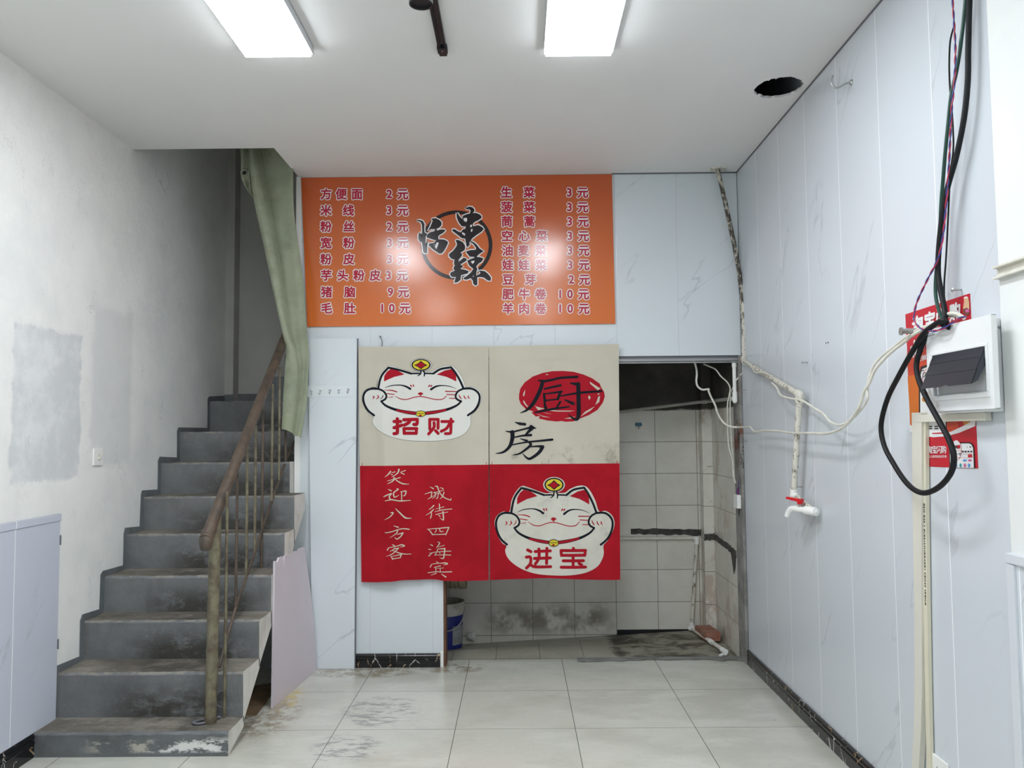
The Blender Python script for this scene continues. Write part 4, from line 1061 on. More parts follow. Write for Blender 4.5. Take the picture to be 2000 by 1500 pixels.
# ================================================================== boards beside the stairs
a, b = at(529, 1384, Z=0.0), at(608.5, 1316, Z=0.0)
b = Vector((b.x, YB - .046, 0)); ta, tb = at(526, 1095, Y=a.y - .015), at(592, 1068, Y=.44)
ta = at(526.5, 1094, X=-1.612); tb = at(592, 1069, X=-1.606)
n = Vector((.011, -.0015, 0)); rnd = random.Random(2)
a.z = b.z = .001; ta = Vector((-1.6195, a.y + .012, at(527, 1094, Y=a.y).z)); 
tb = at(592, 1069, Y=.43); tb = Vector((tb.x, .43, tb.z))
N = 40; top = []
for i in range(N + 1):
    u = i / N; p = ta.lerp(tb, u); dz = rnd.uniform(-.006, .006) - (.014 if u < .12 else 0) - (.075 * max(0, 1 - abs(u - .27) / .030))
    top.append(p + Vector((0, 0, dz)))
rows = []
for k in range(13):
    v = k / 12; row = []
    for i in range(N + 1):
        u = i / N; bo = a.lerp(b, u); q = ta.lerp(tb, u)
        p = bo.lerp(top[i] if k == 12 else q, v if k == 12 else v * .93)
        bow = .012 * math.sin(v * math.pi) * u
        row.append(p + Vector((bow, 0, 0)))
    rows.append(row)
m = MB(); m.sheet(rows[::-1], n)
tag(m.build('leaning_board', MT['pink_board']), 'pale pinkish board with chipped top edge leaning beside the stairs', 'board')
# loose marbled panel with hook strip
LPY = YB - .030
q = [at(602.5, 661, Y=LPY), at(697.5, 661, Y=LPY), at(692.5, 1309, Y=LPY), at(609.5, 1310, Y=LPY)]
q[2].z = q[3].z = .001
lp = thing('wall_panel', 'loose white marbled panel standing upright against the wall beside the stairs', 'panel', (-1.46, LPY, 0))
m = MB(); m.hexa([(p.x, LPY, p.z) for p in q] + [(p.x + (.0 if k in (0, 3) else 0), YB - .012, p.z) for k, p in enumerate(q)]); m.build('board', MT['pvc_loose'], lp)
m = MB(); m.hexa([(q[1].x - .001, LPY - .0015, q[1].z), (q[1].x + .004, LPY - .0015, q[1].z), (q[2].x + .004, LPY - .0015, .001), (q[2].x - .001, LPY - .0015, .001), (q[1].x - .001, YB - .010, q[1].z), (q[1].x + .004, YB - .010, q[1].z), (q[2].x + .004, YB - .010, .001), (q[2].x - .001, YB - .010, .001)])
m.build('edge_strip', MT['line'], lp)
HY = LPY - .0012
s0, s1 = at(600, 776, Y=HY), at(689.5, 753.5, Y=HY)
hs = thing('hook_strip', 'clear adhesive strip with five small hooks on the loose white panel', 'hook strip', ((s0.x + s1.x) / 2, HY, s0.z))
m = MB(); m.rbox(s0.x, s1.x, HY - .0012, HY + .001, s0.z, s1.z, .0006); m.build('strip', MT['clear_strip'], hs)
for k, px in enumerate((609, 626.5, 645, 662.5, 680.5)):
    p = at(px, 764.5 - k * .75, Y=HY)
    m = MB(); m.lathe((p.x, HY - .001, p.z + .008), [(.0001, -.004), (.007, -.004), (.009, 0)], 18, 'Y', 1)
    tl = (.003, -.006, -.002, .001, -.005)[k]
    m.tube([(p.x, HY - .004, p.z + .006), (p.x, HY - .006, p.z - .006), (p.x + tl * .4, HY - .010, p.z - .018), (p.x + tl, HY - .020, p.z - .017), (p.x + tl * 1.6, HY - .022, p.z - .010)], .0022, 8)
    m.box(p.x - .008, p.x + .008, HY - .005, HY - .002, p.z + .001, p.z + .004, 0)
    m.build('hook', [MT['chrome'], MT['clear_strip']], hs, True)
# cardboard under the stairs
c0, c1, c2 = at(484, 1396, Z=.004), at(501, 1396, Z=.004), at(524, 1362, Z=.004)
m = MB(); m.add([], [])
m.hexa([(c0.x - .12, c0.y, .004), (c1.x, c1.y, .004), (c2.x - .012, c2.y + .30, .004), (c0.x - .2, c0.y + .45, .004), (c0.x - .12, c0.y, .0005), (c1.x, c1.y, .0005), (c2.x - .012, c2.y + .30, .0005), (c0.x - .2, c0.y + .45, .0005)])
tag(m.build('cardboard_sheet', MT['card']), 'flattened brown cardboard on the floor in the gap under the stairs', 'cardboard')
# light switch
a, b = at(182, 876, X=XL + .01), at(203.5, 908.5, X=XL + .01)
yc, zc = (a.y + b.y) / 2, (a.z + b.z) / 2
ls = thing('light_switch', 'square white toggle light switch on the left wall', 'light switch', (XL, yc, zc))
m = MB(); m.rbox(XL + .0005, XL + .009, yc - .049, yc + .049, zc - .046, zc + .046, .003); m.build('plate', MT['white_plastic'], ls)
m = MB(); m.rbox(XL + .009, XL + .0115, yc - .009, yc + .009, zc - .016, zc + .016, .001); m.rbox(XL + .010, XL + .021, yc - .004, yc + .004, zc - .012, zc + .004, .0015); m.build('toggle', MT['duct_cream'], ls)
# little dark clips on the wainscot edge
for k, py in enumerate((1056, 1258)):
    p = at(111.5, py, X=XL + .006)
    m = MB(); m.rbox(XL + .0005, XL + .011, -.745, -.736, p.z - .022, p.z + .022, .001)
    m.rod((XL + .011, -.7405, p.z - .024), (XL + .011, -.7405, p.z + .024), .003, 8)
    tag(m.build('edge_clip', MT['line']), 'small dark clip on the edge of the left wainscot, %s' % ('upper one', 'lower one')[k], 'clip', 'wainscot clips')

# ================================================================== kitchen things
bk = thing('paint_bucket', 'blue and white plastic bucket with handle on the kitchen floor', 'bucket', (-.80, 1.08, -.085))
BX, BY, BZ, BR = -.795, 1.08, -.080, .125
def br(h): return BR * (.90 + .10 * h / .36)
BH = .372
m = MB(); m.lathe((BX, BY, BZ), [(.0001, 0), (br(0), 0), (br(.05), .05), (br(.30), .30), (br(.30) + .004, .302), (br(.36) + .004, BH - .022), (br(.36) + .009, BH - .02), (br(.36) + .009, BH), (br(.36) - .004, BH), (br(.3) - .006, .28), (.0001, .27)], 40)
m.build('bucket_body', MT['bucket_white'], bk, True)
m = MB(); m.lathe((BX, BY, BZ), [(br(.04) + .0012, .045), (br(.295) + .0012, .285)], 40); m.build('blue_print', MT['bucket_blue'], bk, True)
m = MB(); A_ = [math.radians(d) for d in range(-72, -19, 4)]
def band(a0, a1, z0, z1, off, mi=0):
    n_ = 10; rr = []
    for z in (z0, z1): rr.append([(BX + (br(z) + off) * math.cos(a0 + (a1 - a0) * k / n_), BY + (br(z) + off) * math.sin(a0 + (a1 - a0) * k / n_), BZ + z) for k in range(n_ + 1)])
    m.sheet(rr, (0, .0008, 0), mi)
band(math.radians(-62), math.radians(-14), .085, .215, .0035)
for k in range(7): band(math.radians(-59), math.radians(-17), .095 + k * .013, .099 + k * .013, .0045, 1)
m.build('label', [MT['label_grey'], MT['bucket_white']], bk)
m = MB(); hp = []
for k in range(17):
    t_ = k / 16; an = math.radians(-180 + 180 * t_); hp.append((BX + (br(.3) + .016) * math.cos(an), BY + (br(.3) + .016) * math.sin(an), BZ + .325 - .135 * math.sin(math.pi * t_) ** .8))
m.tube(hp, .0045, 8, sub=2); m.build('handle', MT['grey_plastic'], bk, True)
# ribbed duct above the bucket
DZ = .462
fd = thing('ribbed_duct', 'beige ribbed air duct lying above the bucket behind the curtain', 'duct', (-.80, 1.12, DZ))
prof = []; L0, L1 = -.775, .10
for k in range(121):
    h = L0 + (L1 - L0) * k / 120; prof.append((.088 + .007 * math.sin(k * math.pi / 2 + .5), h))
m = MB(); m.lathe((-.80, 1.12, DZ), prof + [(.094, L1 + .002), (.094, L1 + .05), (.086, L1 + .05), (.084, L0 + .01)], 28, 'X')
ob = m.build('duct_body', MT['duct'], fd, True)
m = MB(); m.lathe((-.80, 1.12, DZ), [(.0001, L0 + .02), (.083, L0 + .02)], 24, 'X'); m.build('inside', MT['dark_void'], fd)
# torn paper cup on the floor
p = at(920, 1252, Z=-.046)
pc = thing('paper_cup', 'crumpled white paper cup lying on the kitchen floor beside the bucket', 'cup', (p.x, p.y, p.z))
m = MB(); rnd = random.Random(9); n_ = 22; vs = []; 
for j in range(4):
    for k in range(n_):
        a_ = 2 * math.pi * k / n_; r_ = (.018, .026, .031, .033)[j] * (1 + rnd.uniform(-.08, .08)); vs.append((p.x - .03 + j * .018 + (rnd.uniform(-.008, .006) if j == 3 else 0), p.y + .02 - j * .012 + r_ * math.cos(a_) * .6, p.z + .033 + r_ * math.sin(a_)))
fs = [(j * n_ + k, j * n_ + (k + 1) % n_, (j + 1) * n_ + (k + 1) % n_, (j + 1) * n_ + k) for j in range(3) for k in range(n_)] + [tuple(range(n_))]
m.add(vs, fs); m.build('cup_wall', MT['paper'], pc, True)
m = MB(); m.add([vs[3 * n_ + k] for k in range(n_)], [tuple(range(n_))]); m.build('cup_end', MT['paper'], pc)
# brick
p = at(1386, 1247, Z=.02)
m = MB(); bm = bmesh.new(); bmesh.ops.create_cube(bm, size=1); bmesh.ops.bevel(bm, geom=bm.edges[:], offset=.06, segments=2, affect='EDGES')
bmesh.ops.subdivide_edges(bm, edges=bm.edges[:], cuts=2, use_grid_fill=True); rnd = random.Random(3)
R_ = Matrix.Rotation(math.radians(96), 3, 'Z')
bc = Vector((1.062, 1.115, kz(1.06) + .034))
for v in bm.verts:
    c = Vector((v.co.x * .24, v.co.y * .112, v.co.z * .062)) + Vector((rnd.uniform(-1, 1), rnd.uniform(-1, 1), rnd.uniform(-1, 1))) * .0022
    v.co = bc + R_ @ c
m.bm(bm); tag(m.build('brick', MT['brick']), 'single worn red brick lying in the kitchen corner', 'brick')
# drain pipe: along the wall, down and over the floor
dp = thing('drain_pipe', 'thin dirty white water pipe running down the kitchen back wall and over the floor', 'water pipe', (1.02, 1.30, .03))
PY = YK - .018
e0 = at(1150, 1052, Y=PY); e1 = at(1361, 1051, Y=PY); e2 = at(1351, 1228, Y=PY - .03)
m = MB(); m.rod((e0.x, PY, e0.z), (e1.x, PY, e1.z), .0105); m.build('upper_pipe', MT['white_wire'], dp, True)
m = MB(); m.rod((e1.x, PY, e1.z - .01), (e2.x, PY - .03, e2.z + .02), .0125); m.build('down_pipe', MT['dirty_pipe'], dp, True)
m = MB(); m.rod((e1.x, PY, e1.z + .012), (e1.x - .002, PY, e1.z - .045), .0175, 16); m.rod((e1.x - .025, PY, e1.z - .002), (e1.x + .012, PY, e1.z - .002), .0165, 16); m.build('elbow', MT['white_plastic'], dp, True)
m = MB(); f0 = Vector((e2.x, PY - .03, e2.z + .02)); f1 = at(1400, 1264, Z=.035); f2 = at(1416, 1275, Z=.022)
m.rod(f0 + Vector((-.002, 0, .025)), f0 + Vector((.002, 0, -.022)), .0185, 16); m.rod(f0 + Vector((-.02, 0, -.016)), f0 + Vector((.018, -.02, -.016)), .017, 14); m.build('elbow', MT['white_plastic'], dp, True)
g0 = f0 + Vector((0, -.01, -.016))
m = MB(); m.rod(g0, f2 + Vector((0, 0, .01)), .0135); m.build('floor_pipe', MT['white_wire'], dp, True)
dd = (f2 + Vector((0, 0, .01)) - g0).normalized()
m = MB(); m.rod(g0 + dd * .36, g0 + dd * .40, .0175, 16); m.build('pipe_joint', MT['white_plastic'], dp, True)
m = MB(); m.rod(f2 - dd * .05 + Vector((0, 0, .008)), f2 + dd * .015 + Vector((0, 0, .01)), .0175, 16); m.rod(f2 + Vector((0, 0, .014)), f2 + Vector((0, 0, -.014)), .015, 16); m.rod(f2 + Vector((0, 0, -.006)), f2 + Vector((-.04, -.02, -.012)), .0095, 12)
m.build('tap_fitting', MT['white_plastic'], dp, True)
# pipe along the sooted wall with the upright white pipe
up = thing('water_pipe', 'grey white pipe crossing the sooty kitchen wall to an upright pipe at the opening', 'water pipe', (.8, 1.2, 1.66))
UY = YK - .02
a = at(1195, 806, Y=UY); b = at(1376, 784.5, Y=1.235); c = at(1430, 783, X=XK - .022); 
UX = XK - .020
t0 = at(1440.5, 778, Y=.52); t1 = at(1441.5, 708, Y=.52)
m = MB(); m.tube([(a.x, UY, a.z), (b.x - .04, 1.25, b.z - .002), (b.x, 1.235, b.z), (UX, 1.20, b.z + .002), (UX, .53, t0.z)], .0125, 12, smooth=False); m.build('cross_pipe', MT['grey_plastic'], up, True)
m = MB(); m.rod((UX, .52, t0.z), (UX, .52, t1.z + .005), .0125, 16); m.rod((UX, .52, t0.z - .018), (UX, .52, t0.z + .042), .017, 18); m.ball((UX, .52, t0.z - .016), .017); m.rod((UX, .53, t0.z), (UX, .58, t0.z), .016, 16); m.rod((UX, .52, t1.z - .03), (UX, .52, t1.z + .005), .0155, 16)
m.build('upright_pipe', MT['white_plastic'], up, True)
m = MB(); m.rod((b.x - .016, 1.238, b.z - .001), (b.x + .018, 1.228, b.z + .001), .017, 14); m.build('joint', MT['grey_plastic'], up, True)
# blue adhesive hook on the tiles
p = at(1247, 829, Y=YK - .002)
bh = thing('adhesive_hook', 'small blue adhesive hook on the kitchen tiles', 'hook', (p.x, YK, p.z))
m = MB()
for k in range(2): m.lathe((p.x + (k - .5) * .024, YK - .0005, p.z), [(.0001, -.004), (.013, -.004), (.015, 0)], 16, 'Y')
m.box(p.x - .012, p.x + .012, YK - .004, YK - .0005, p.z - .011, p.z + .011); m.build('backing', MT['blue_hook'], bh)
m = MB(); m.tube([(p.x, YK - .004, p.z - .004), (p.x, YK - .009, p.z - .022), (p.x, YK - .017, p.z - .032), (p.x, YK - .022, p.z - .024)], .0025, 8); m.build('hook', MT['chrome'], bh, True)
# white switch box with loose wires on the side wall
a, b = at(1432, 966, X=XK - .02), at(1440, 991, X=XK - .02)
SBY, SBZ = .512, (a.z + b.z) / 2
sb = thing('switch_box', 'small white wall box with loose wire ends in the kitchen opening', 'switch box', (XK, SBY, SBZ))
m = MB(); m.rbox(XK - .026, XK - .0005, SBY - .004, SBY + .082, SBZ - .043, SBZ + .043, .002); m.build('box', MT['white_plastic'], sb)
m = MB()
for k in range(3): m.tube([(XK - .014 + k * .003, SBY + .03, SBZ + .042), (XK - .020 + k * .006, SBY + .02, SBZ + .07), (XK - .010, SBY + .01, SBZ + .10), (XK - .014, SBY, SBZ + .135)], .0024, 6, mi=k % 2)
m.build('loose_wires', [MT['blue_wire'], MT['red_wire']], sb, True)
# ================================================================== right wall: poster
PX = XR - .0015
ps = thing('poster', 'red and orange delivery advertising poster behind the white breaker box', 'poster', (XR, -1.95, 1.63))
q = [at(1768, 614, X=PX), at(1894, 573, X=PX), at(1910, 915, X=PX), at(1784, 910, X=PX)]
def on_poster(x, y, l): p = at(x, y, X=PX); return (PX - .0004 * l, p.y, p.z)
m = MB(); m.hexa([p[:] for p in q] + [(XR - .0003, p.y, p.z) for p in q]); sheet = m
PM = ['poster_red', 'poster_orange', 'poster_white', 'poster_black', 'poster_amber', 'poster_mid', 'poster_cup', 'poster_brown', 'poster_pink', 'poster_blue', 'poster_teal']
A = Art(on_poster)
A.fill([(1771.5, 690), (1900, 660), (1905, 800), (1778, 840), (1775, 760)], 5, 1)
A.fill([(1773, 735), (1900, 705), (1906, 815), (1779, 840)], 1, 2)
A.fill([(1777, 829), (1779, 842), (1800, 849), (1825, 851), (1850, 850), (1875, 843), (1906, 831), (1906, 818), (1880, 833), (1858, 843), (1840, 847), (1815, 846), (1795, 840)], 2, 4)
A.fill([(1777, 833), (1796, 841), (1816, 846), (1840, 848), (1858, 844), (1880, 834), (1906, 820), (1906, 832), (1875, 845), (1850, 852), (1825, 854), (1800, 851), (1778, 843)], 2, 3)
A.fill([(1848, 815), (1871, 814), (1873, 838), (1862, 842), (1850, 845)], 5, 3); A.fill([(1876, 813), (1906, 812), (1906, 820), (1886, 834)], 4, 3)
# phone with a shopping page behind the box
A.fill([(1795.5, 846), (1795, 735), (1799, 716), (1812, 712), (1850, 700), (1850, 848), (1815, 848)], 3, 3)
A.fill([(1798.5, 846), (1798, 737), (1802, 721), (1814, 716), (1848, 706), (1848, 846)], 2, 4)
A.ring(1822, 743, 20, 28, 19, 27, 0, 5, 30); A.ellipse(1822, 743, 18.8, 26.8, 2, 5)
A.text('闪', 1809, 733, 13, 3, 6, .02); A.text('购', 1822, 730, 13, 3, 6, .02); A.stroke([(1803, 742), (1841, 741)], 0, 6, w=.8); A.text('一', 1812, 752, 9, 3, 6)
for k, (x, y) in enumerate(((1804, 724), (1802, 746), (1801, 762))): A.fill([(x - 2, y - 1), (x + 2, y - 1.4), (x + 2, y + .6), (x - 2, y + 1)], 3, 6)
A.fill([(1804, 772), (1812, 770), (1812, 773), (1804, 775)], 0, 6); A.ellipse(1806, 780, 4, 5, 4, 6); A.ellipse(1815, 779, 2.5, 4, 9, 6)
A.fill([(1803, 817), (1814, 816), (1814, 829), (1803, 830)], 7, 6); A.ellipse(1808, 820, 3, 4, 6, 7); A.fill([(1831, 817), (1843, 816), (1843, 826), (1831, 827)], 3, 6); A.ellipse(1836, 820, 2.5, 4, 2, 7)
for r_ in range(2):
    for c_ in range(4): A.fill([(1802.5 + c_ * 12, 832 + r_ * 4), (1810 + c_ * 12, 831.6 + r_ * 4), (1810 + c_ * 12, 834 + r_ * 4), (1802.5 + c_ * 12, 834.4 + r_ * 4)], 3, 3 if r_ and c_ > 2 else 6)
A.fill([(1805, 842), (1815, 842.5), (1815, 844), (1805, 843.5)], 8, 7); A.fill([(1822, 845.5), (1843, 844.5), (1843, 847), (1822, 847.5)], 0, 7)
# lower right phone
A.fill([(1855, 912.5), (1854, 872), (1857, 866), (1864, 864), (1894, 863.5), (1900, 866), (1903.5, 873), (1905.5, 914.5), (1902.5, 914.4), (1860, 913)], 3, 3)
A.fill([(1857, 912.5), (1856, 873), (1859, 868), (1865, 866.5), (1893, 866), (1898, 868), (1901.5, 875), (1903, 914), (1860, 912.8)], 2, 4)
A.ellipse(1869, 879, 10.5, 20, 0, 5); A.ellipse(1869, 879, 9.8, 19.2, 2, 6)
A.text('闪', 1863.5, 873, 7, 3, 7, .03); A.text('购', 1868.5, 873, 7, 3, 7, .03); A.fill([(1870, 869.5), (1877, 869), (1877, 876), (1870, 876.5)], 0, 7)
A.stroke([(1859.5, 880.5), (1879, 880)], 0, 7, w=.7); A.stroke([(1860, 894), (1878, 893.5)], 0, 7, w=.7)
for k, ch in enumerate('闪购一下'): A.text(ch, 1864.2 + k * 4, 887, 5.5, 3, 7, .03)
A.stroke([(1880, 886.5), (1900, 886)], 0, 7, w=.4); A.stroke([(1880, 894), (1901, 893.7)], 0, 7, w=.4); A.fill([(1892, 887.5), (1900, 887), (1900.5, 893), (1892, 893.2)], 0, 7)
for k in range(4): A.fill([(1880 + k * 5.5, 880.5), (1883.8 + k * 5.5, 880.3), (1883.8 + k * 5.5, 883.3), (1880 + k * 5.5, 883.5)], 3, 6)
A.fill([(1889, 874), (1891, 872), (1891, 874)], 3, 6); A.fill([(1895, 872), (1898, 872), (1898, 874), (1895, 874)], 3, 6)
A.fill([(1882.5, 897.5), (1889, 897), (1889, 901), (1882.5, 901.3)], 9, 6); A.fill([(1892.5, 897.3), (1899, 897), (1899, 901), (1892.5, 901.2)], 8, 6)
for k, mi in enumerate((9, 10, 8, 9)): A.ellipse(1869 + k * 8.4, 909, 2.4, 4, mi, 6, 16)
# empty white square beside the duct, drink cup in the top corner
A.fill([(1797, 866), (1807, 864), (1808, 904), (1798, 904.5)], 2, 3, )
A.fill([(1884, 588), (1891, 585), (1893.5, 588), (1894.5, 612), (1890, 616), (1881.5, 611), (1882, 600)], 6, 3); A.fill([(1882, 604), (1889, 601), (1894.3, 604), (1894.5, 612), (1890, 616.5), (1881.5, 611)], 7, 4); A.ellipse(1888, 582.5, 4.6, 3.4, 2, 4); A.fill([(1884.5, 583), (1892.5, 581), (1893.5, 588), (1884, 590)], 6, 5); A.ellipse(1890.5, 607, 4, 3.2, 8, 5)
join(sheet, A)
B = Art(on_poster)
def wall_text(s, pts, h, bold, mi=0, layer=5, sx=.62, sl=-.30):
    for ch, (x, y) in zip(s, pts):
        vs, fs, bb, lev = glyph(ch, bold); mx = (bb[0] + bb[1]) / 2
        B._put([(x + (gx - mx) * sx * h, y - (gy - .38) * h + (gx - mx) * sx * h * sl) for gx, gy in vs], fs, mi, layer, lev)
wall_text('淘宝闪购', [(1793, 634), (1817, 626), (1840, 618), (1866, 609)], 36, .045)
wall_text('点外卖', [(1787, 681), (1809, 671), (1828, 664)], 34, .045)
wall_text('天天领红包', [(1790, 703), (1797.5, 701), (1804, 699), (1810.5, 697), (1818, 695)], 11, .02)
wall_text('淘宝闪购', [(1816.5, 878), (1826, 878), (1835.5, 878), (1844.5, 878)], 16, .012, sx=.66, sl=.0)
for k, ch in enumerate('3亿人都用淘宝点外卖'): B.text(ch, 1813 + k * 3.9, 891.5, 5.5, 0, 5, .01, .75)
join(sheet, B, 2)
sheet.build('printed_sheet', [MT[k] for k in PM], ps)

# ================================================================== breaker box
bb = thing('breaker_box', 'white metal breaker box with smoked flap hanging open on the right wall', 'breaker box', (XR, -2.18, 1.535))
CX = 1.118
m = MB(); m.rbox(CX + .004, XR - .003, -2.328, -2.035, 1.528, 1.808, .003); m.build('back_box', MT['box_side'], bb)
cy0, cy1, cz0, cz1 = -2.385, -2.004, 1.536, 1.812
wy0, wy1, wz0, wz1 = -2.352, -2.045, 1.588, 1.722
m = MB()
for a_ in ((cy0, cy1, wz1, cz1), (cy0, cy1, cz0, wz0), (cy0, wy0, wz0, wz1), (wy1, cy1, wz0, wz1)): m.box(CX - .004, CX, *a_)
m.box(CX, CX + .012, cy0, cy0 + .0015, cz0, cz1); m.box(CX, CX + .012, cy1 - .0015, cy1, cz0, cz1); m.box(CX, CX + .012, cy0, cy1, cz1 - .0015, cz1); m.box(CX, CX + .012, cy0, cy1, cz0, cz0 + .0015)
m.build('cover', MT['box_white'], bb)
m = MB(); fr = .012
for a_ in ((wy0 - fr, wy1 + fr, wz1, wz1 + .01), (wy0 - fr, wy1 + fr, wz0 - .018, wz0), (wy0 - fr, wy0, wz0, wz1), (wy1, wy1 + fr, wz0, wz1)): m.rbox(CX - .0075, CX - .003, *a_, .0015)
m.build('window_frame', MT['box_white'], bb)
m = MB(); m.box(CX + .008, CX + .010, wy0, wy1, wz0, wz1); m.box(CX - .004, CX + .010, wy0, wy0 + .002, wz0, wz1); m.box(CX - .004, CX + .010, wy0, wy1, wz0, wz0 + .002)
m.box(CX + .0055, CX + .008, wy0 + .01, wy1 - .01, wz0 + .050, wz0 + .053, 1)
m.build('window_insert', [MT['window_inside'], MT['smoke']], bb)
m = MB(); fb = at(1808, 759, X=CX - .052)
hz, bz, bx = wz1 - .002, at(1808, 759, X=CX - .05).z, CX - .050
y0, y1 = wy0 + .003, wy1 - .003; tt = .0022
def flap(y, v, o=0): return (CX - .006 + (bx - CX + .006) * v + o, y, hz + (bz - hz) * v)
NB = 24; notch = [0.0] * (NB + 1); notch[12] = .045; notch[11] = notch[13] = .025
rows = []
for v in (0, .25, .26, .6, .61, 1.0):
    rows.append([Vector(flap(y1 + (y0 - y1) * k / NB, v - (notch[k] if v == 1.0 else 0))) + (Vector((-.0012, 0, 0)) if v in (.25, .6) else Vector((0, 0, 0))) for k in range(NB + 1)])
m.sheet(rows, (tt, 0, .0006))
for y in (y0, y1):
    m.add([flap(y, .08), flap(y, 1.0), (bx + .020, y, bz + .010), (CX - .004, y, hz - .05)], [(0, 1, 2, 3)]); yy = y + (.0015 if y == y0 else -.0015)
    m.add([flap(yy, .08), flap(yy, 1.0), (bx + .020, yy, bz + .010), (CX - .004, yy, hz - .05)], [(3, 2, 1, 0)])
tag(m.build('window_flap', MT['smoke'], bb), 'smoked dark plastic flap')
m = MB(); p = at(1952, 639, Y=-2.3285)
m.lathe((p.x, -2.3285, p.z), [(.0001, -.003), (.004, -.003), (.0055, 0)], 16, 'Y'); m.build('screw', MT['steel'], bb, True)
m = MB(); p = at(1920.5, 804, Z=1.527)
m.lathe((1.150, -2.28, 1.5283), [(.0001, -.0012), (.006, -.0012), (.006, 0)], 14); m.build('knock_out', MT['black_print'], bb)
A = Art(lambda x, y, l: (CX - .0042 - .0004 * l, at(x, y, X=CX - .004).y, at(x, y, X=CX - .004).z))
A.fill([(1811, 652), (1825, 648), (1826, 654), (1811.5, 658)], 0, 1)
for k in range(4): A.fill([(1812 + k * 3.4, 652.8 - k), (1814.2 + k * 3.4, 652.2 - k), (1814.4 + k * 3.4, 655 - k), (1812.2 + k * 3.4, 655.6 - k)], 1, 2)
A.mb.build('sticker', [MT['label_grey'], MT['box_side']], bb)

# ================================================================== trunking, conduit, outlet
tk = thing('cable_trunking', 'cream cable trunking running down the right wall from the breaker box', 'cable trunking', (XR, -1.79, .3))
a, b = at(1783, 815, X=XR - .02), at(1790, 1500, X=XR - .02)
TW = .050
ya = at(1791, 812, X=XR - .022).y; yb = at(1797, 1500, X=XR - .022).y
def run(rows, x0, x1):
    L = [(at(pl_, py, X=x0), at(pr2, py, X=x0)) for py, pl_, pr2 in rows]
    sl = [(L[-1][k].y - L[-2][k].y) / (L[-1][k].z - L[-2][k].z) for k in (0, 1)]
    L.append(tuple(Vector((x0, L[-1][k].y + (.001 - L[-1][k].z) * sl[k], .001)) for k in (0, 1)))
    ring = [q_ for l, r in L for q_ in ((x0, l.y, l.z), (x0, r.y, r.z), (x1, r.y, r.z), (x1, l.y, l.z))]; n_ = len(L)
    m = MB(); m.add(ring, [(i * 4 + k, i * 4 + (k + 1) % 4, i * 4 + 4 + (k + 1) % 4, i * 4 + 4 + k) for i in range(n_ - 1) for k in range(4)] + [(0, 1, 2, 3), tuple(range(4 * n_ - 4, 4 * n_))[::-1]])
    return m, L
m, L1_ = run([(806, 1780.5, 1800), (1000, 1782.5, 1800), (1200, 1785.5, 1799.8), (1350, 1786, 1800.3), (1420, 1784.5, 1799), (1500, 1780.5, 1794.5)], XR - .0235, XR - .0035)
m.build('upright_duct', MT['duct_cream'], tk)
ya = (L1_[0][0].y + L1_[0][1].y) / 2
m = MB(); z1_ = at(1785, 806, X=XR - .022).z
m.rbox(XR - .0245, XR - .0035, -2.262, ya + TW / 2 + .003, 1.502, 1.5275, .002); m.build('cross_duct', MT['duct_cream'], tk)
c0, c1 = at(1803, 965, X=XR - .012), at(1814, 1500, X=XR - .012)
cd = thing('conduit', 'slim ivory conduit with printed markings beside the cream trunking', 'conduit', (XR, c0.y, .001))
m, L2_ = run([(818, 1800.5, 1807.5), (1000, 1801.5, 1808.8), (1200, 1804, 1811.5), (1350, 1806.5, 1814), (1500, 1809.5, 1817.5)], XR - .016, XR - .0035)
m.build('duct_body', MT['conduit'], cd)
def yc_(z):
    for (l, r), (l2, r2) in zip(L2_[:-1], L2_[1:]):
        if l2.z <= z <= l.z: return (l.y + r.y) / 2 + ((l2.y + r2.y) / 2 - (l.y + r.y) / 2) * (z - l.z) / (l2.z - l.z)
    return (L2_[0][0].y + L2_[0][1].y) / 2
m = MB(); rnd = random.Random(6); z_ = 1.215
while z_ > .86:
    L_ = rnd.choice((.004, .006, .009)); y_ = yc_(z_)
    m.box(XR - .0166, XR - .0159, y_ - .0035, y_ + .0035, z_ - L_, z_); z_ -= L_ + rnd.choice((.0025, .003, .004, .009))
m.build('printed_markings', MT['black_print'], cd)
a, b = at(1819, 1468, X=XR - .008), at(1850, 1489, X=XR - .008)
ol = thing('wall_outlet', 'white wall socket plate low on the right wall beside the conduit', 'outlet', (XR, a.y - .055, a.z - .055))
oy, oz = a.y - .055, a.z - .052
m = MB(); m.rbox(XR - .009, XR - .0005, oy - .05, oy + .05, oz - .05, oz + .05, .003); m.build('plate', MT['white_plastic'], ol)
m = MB()
for dy, dz in ((-.016, .012), (.016, .012), (-.016, -.014), (.016, -.014)): m.box(XR - .0096, XR - .0088, oy + dy - .002, oy + dy + .002, oz + dz - .005, oz + dz + .005)
m.build('slots', MT['line'], ol)

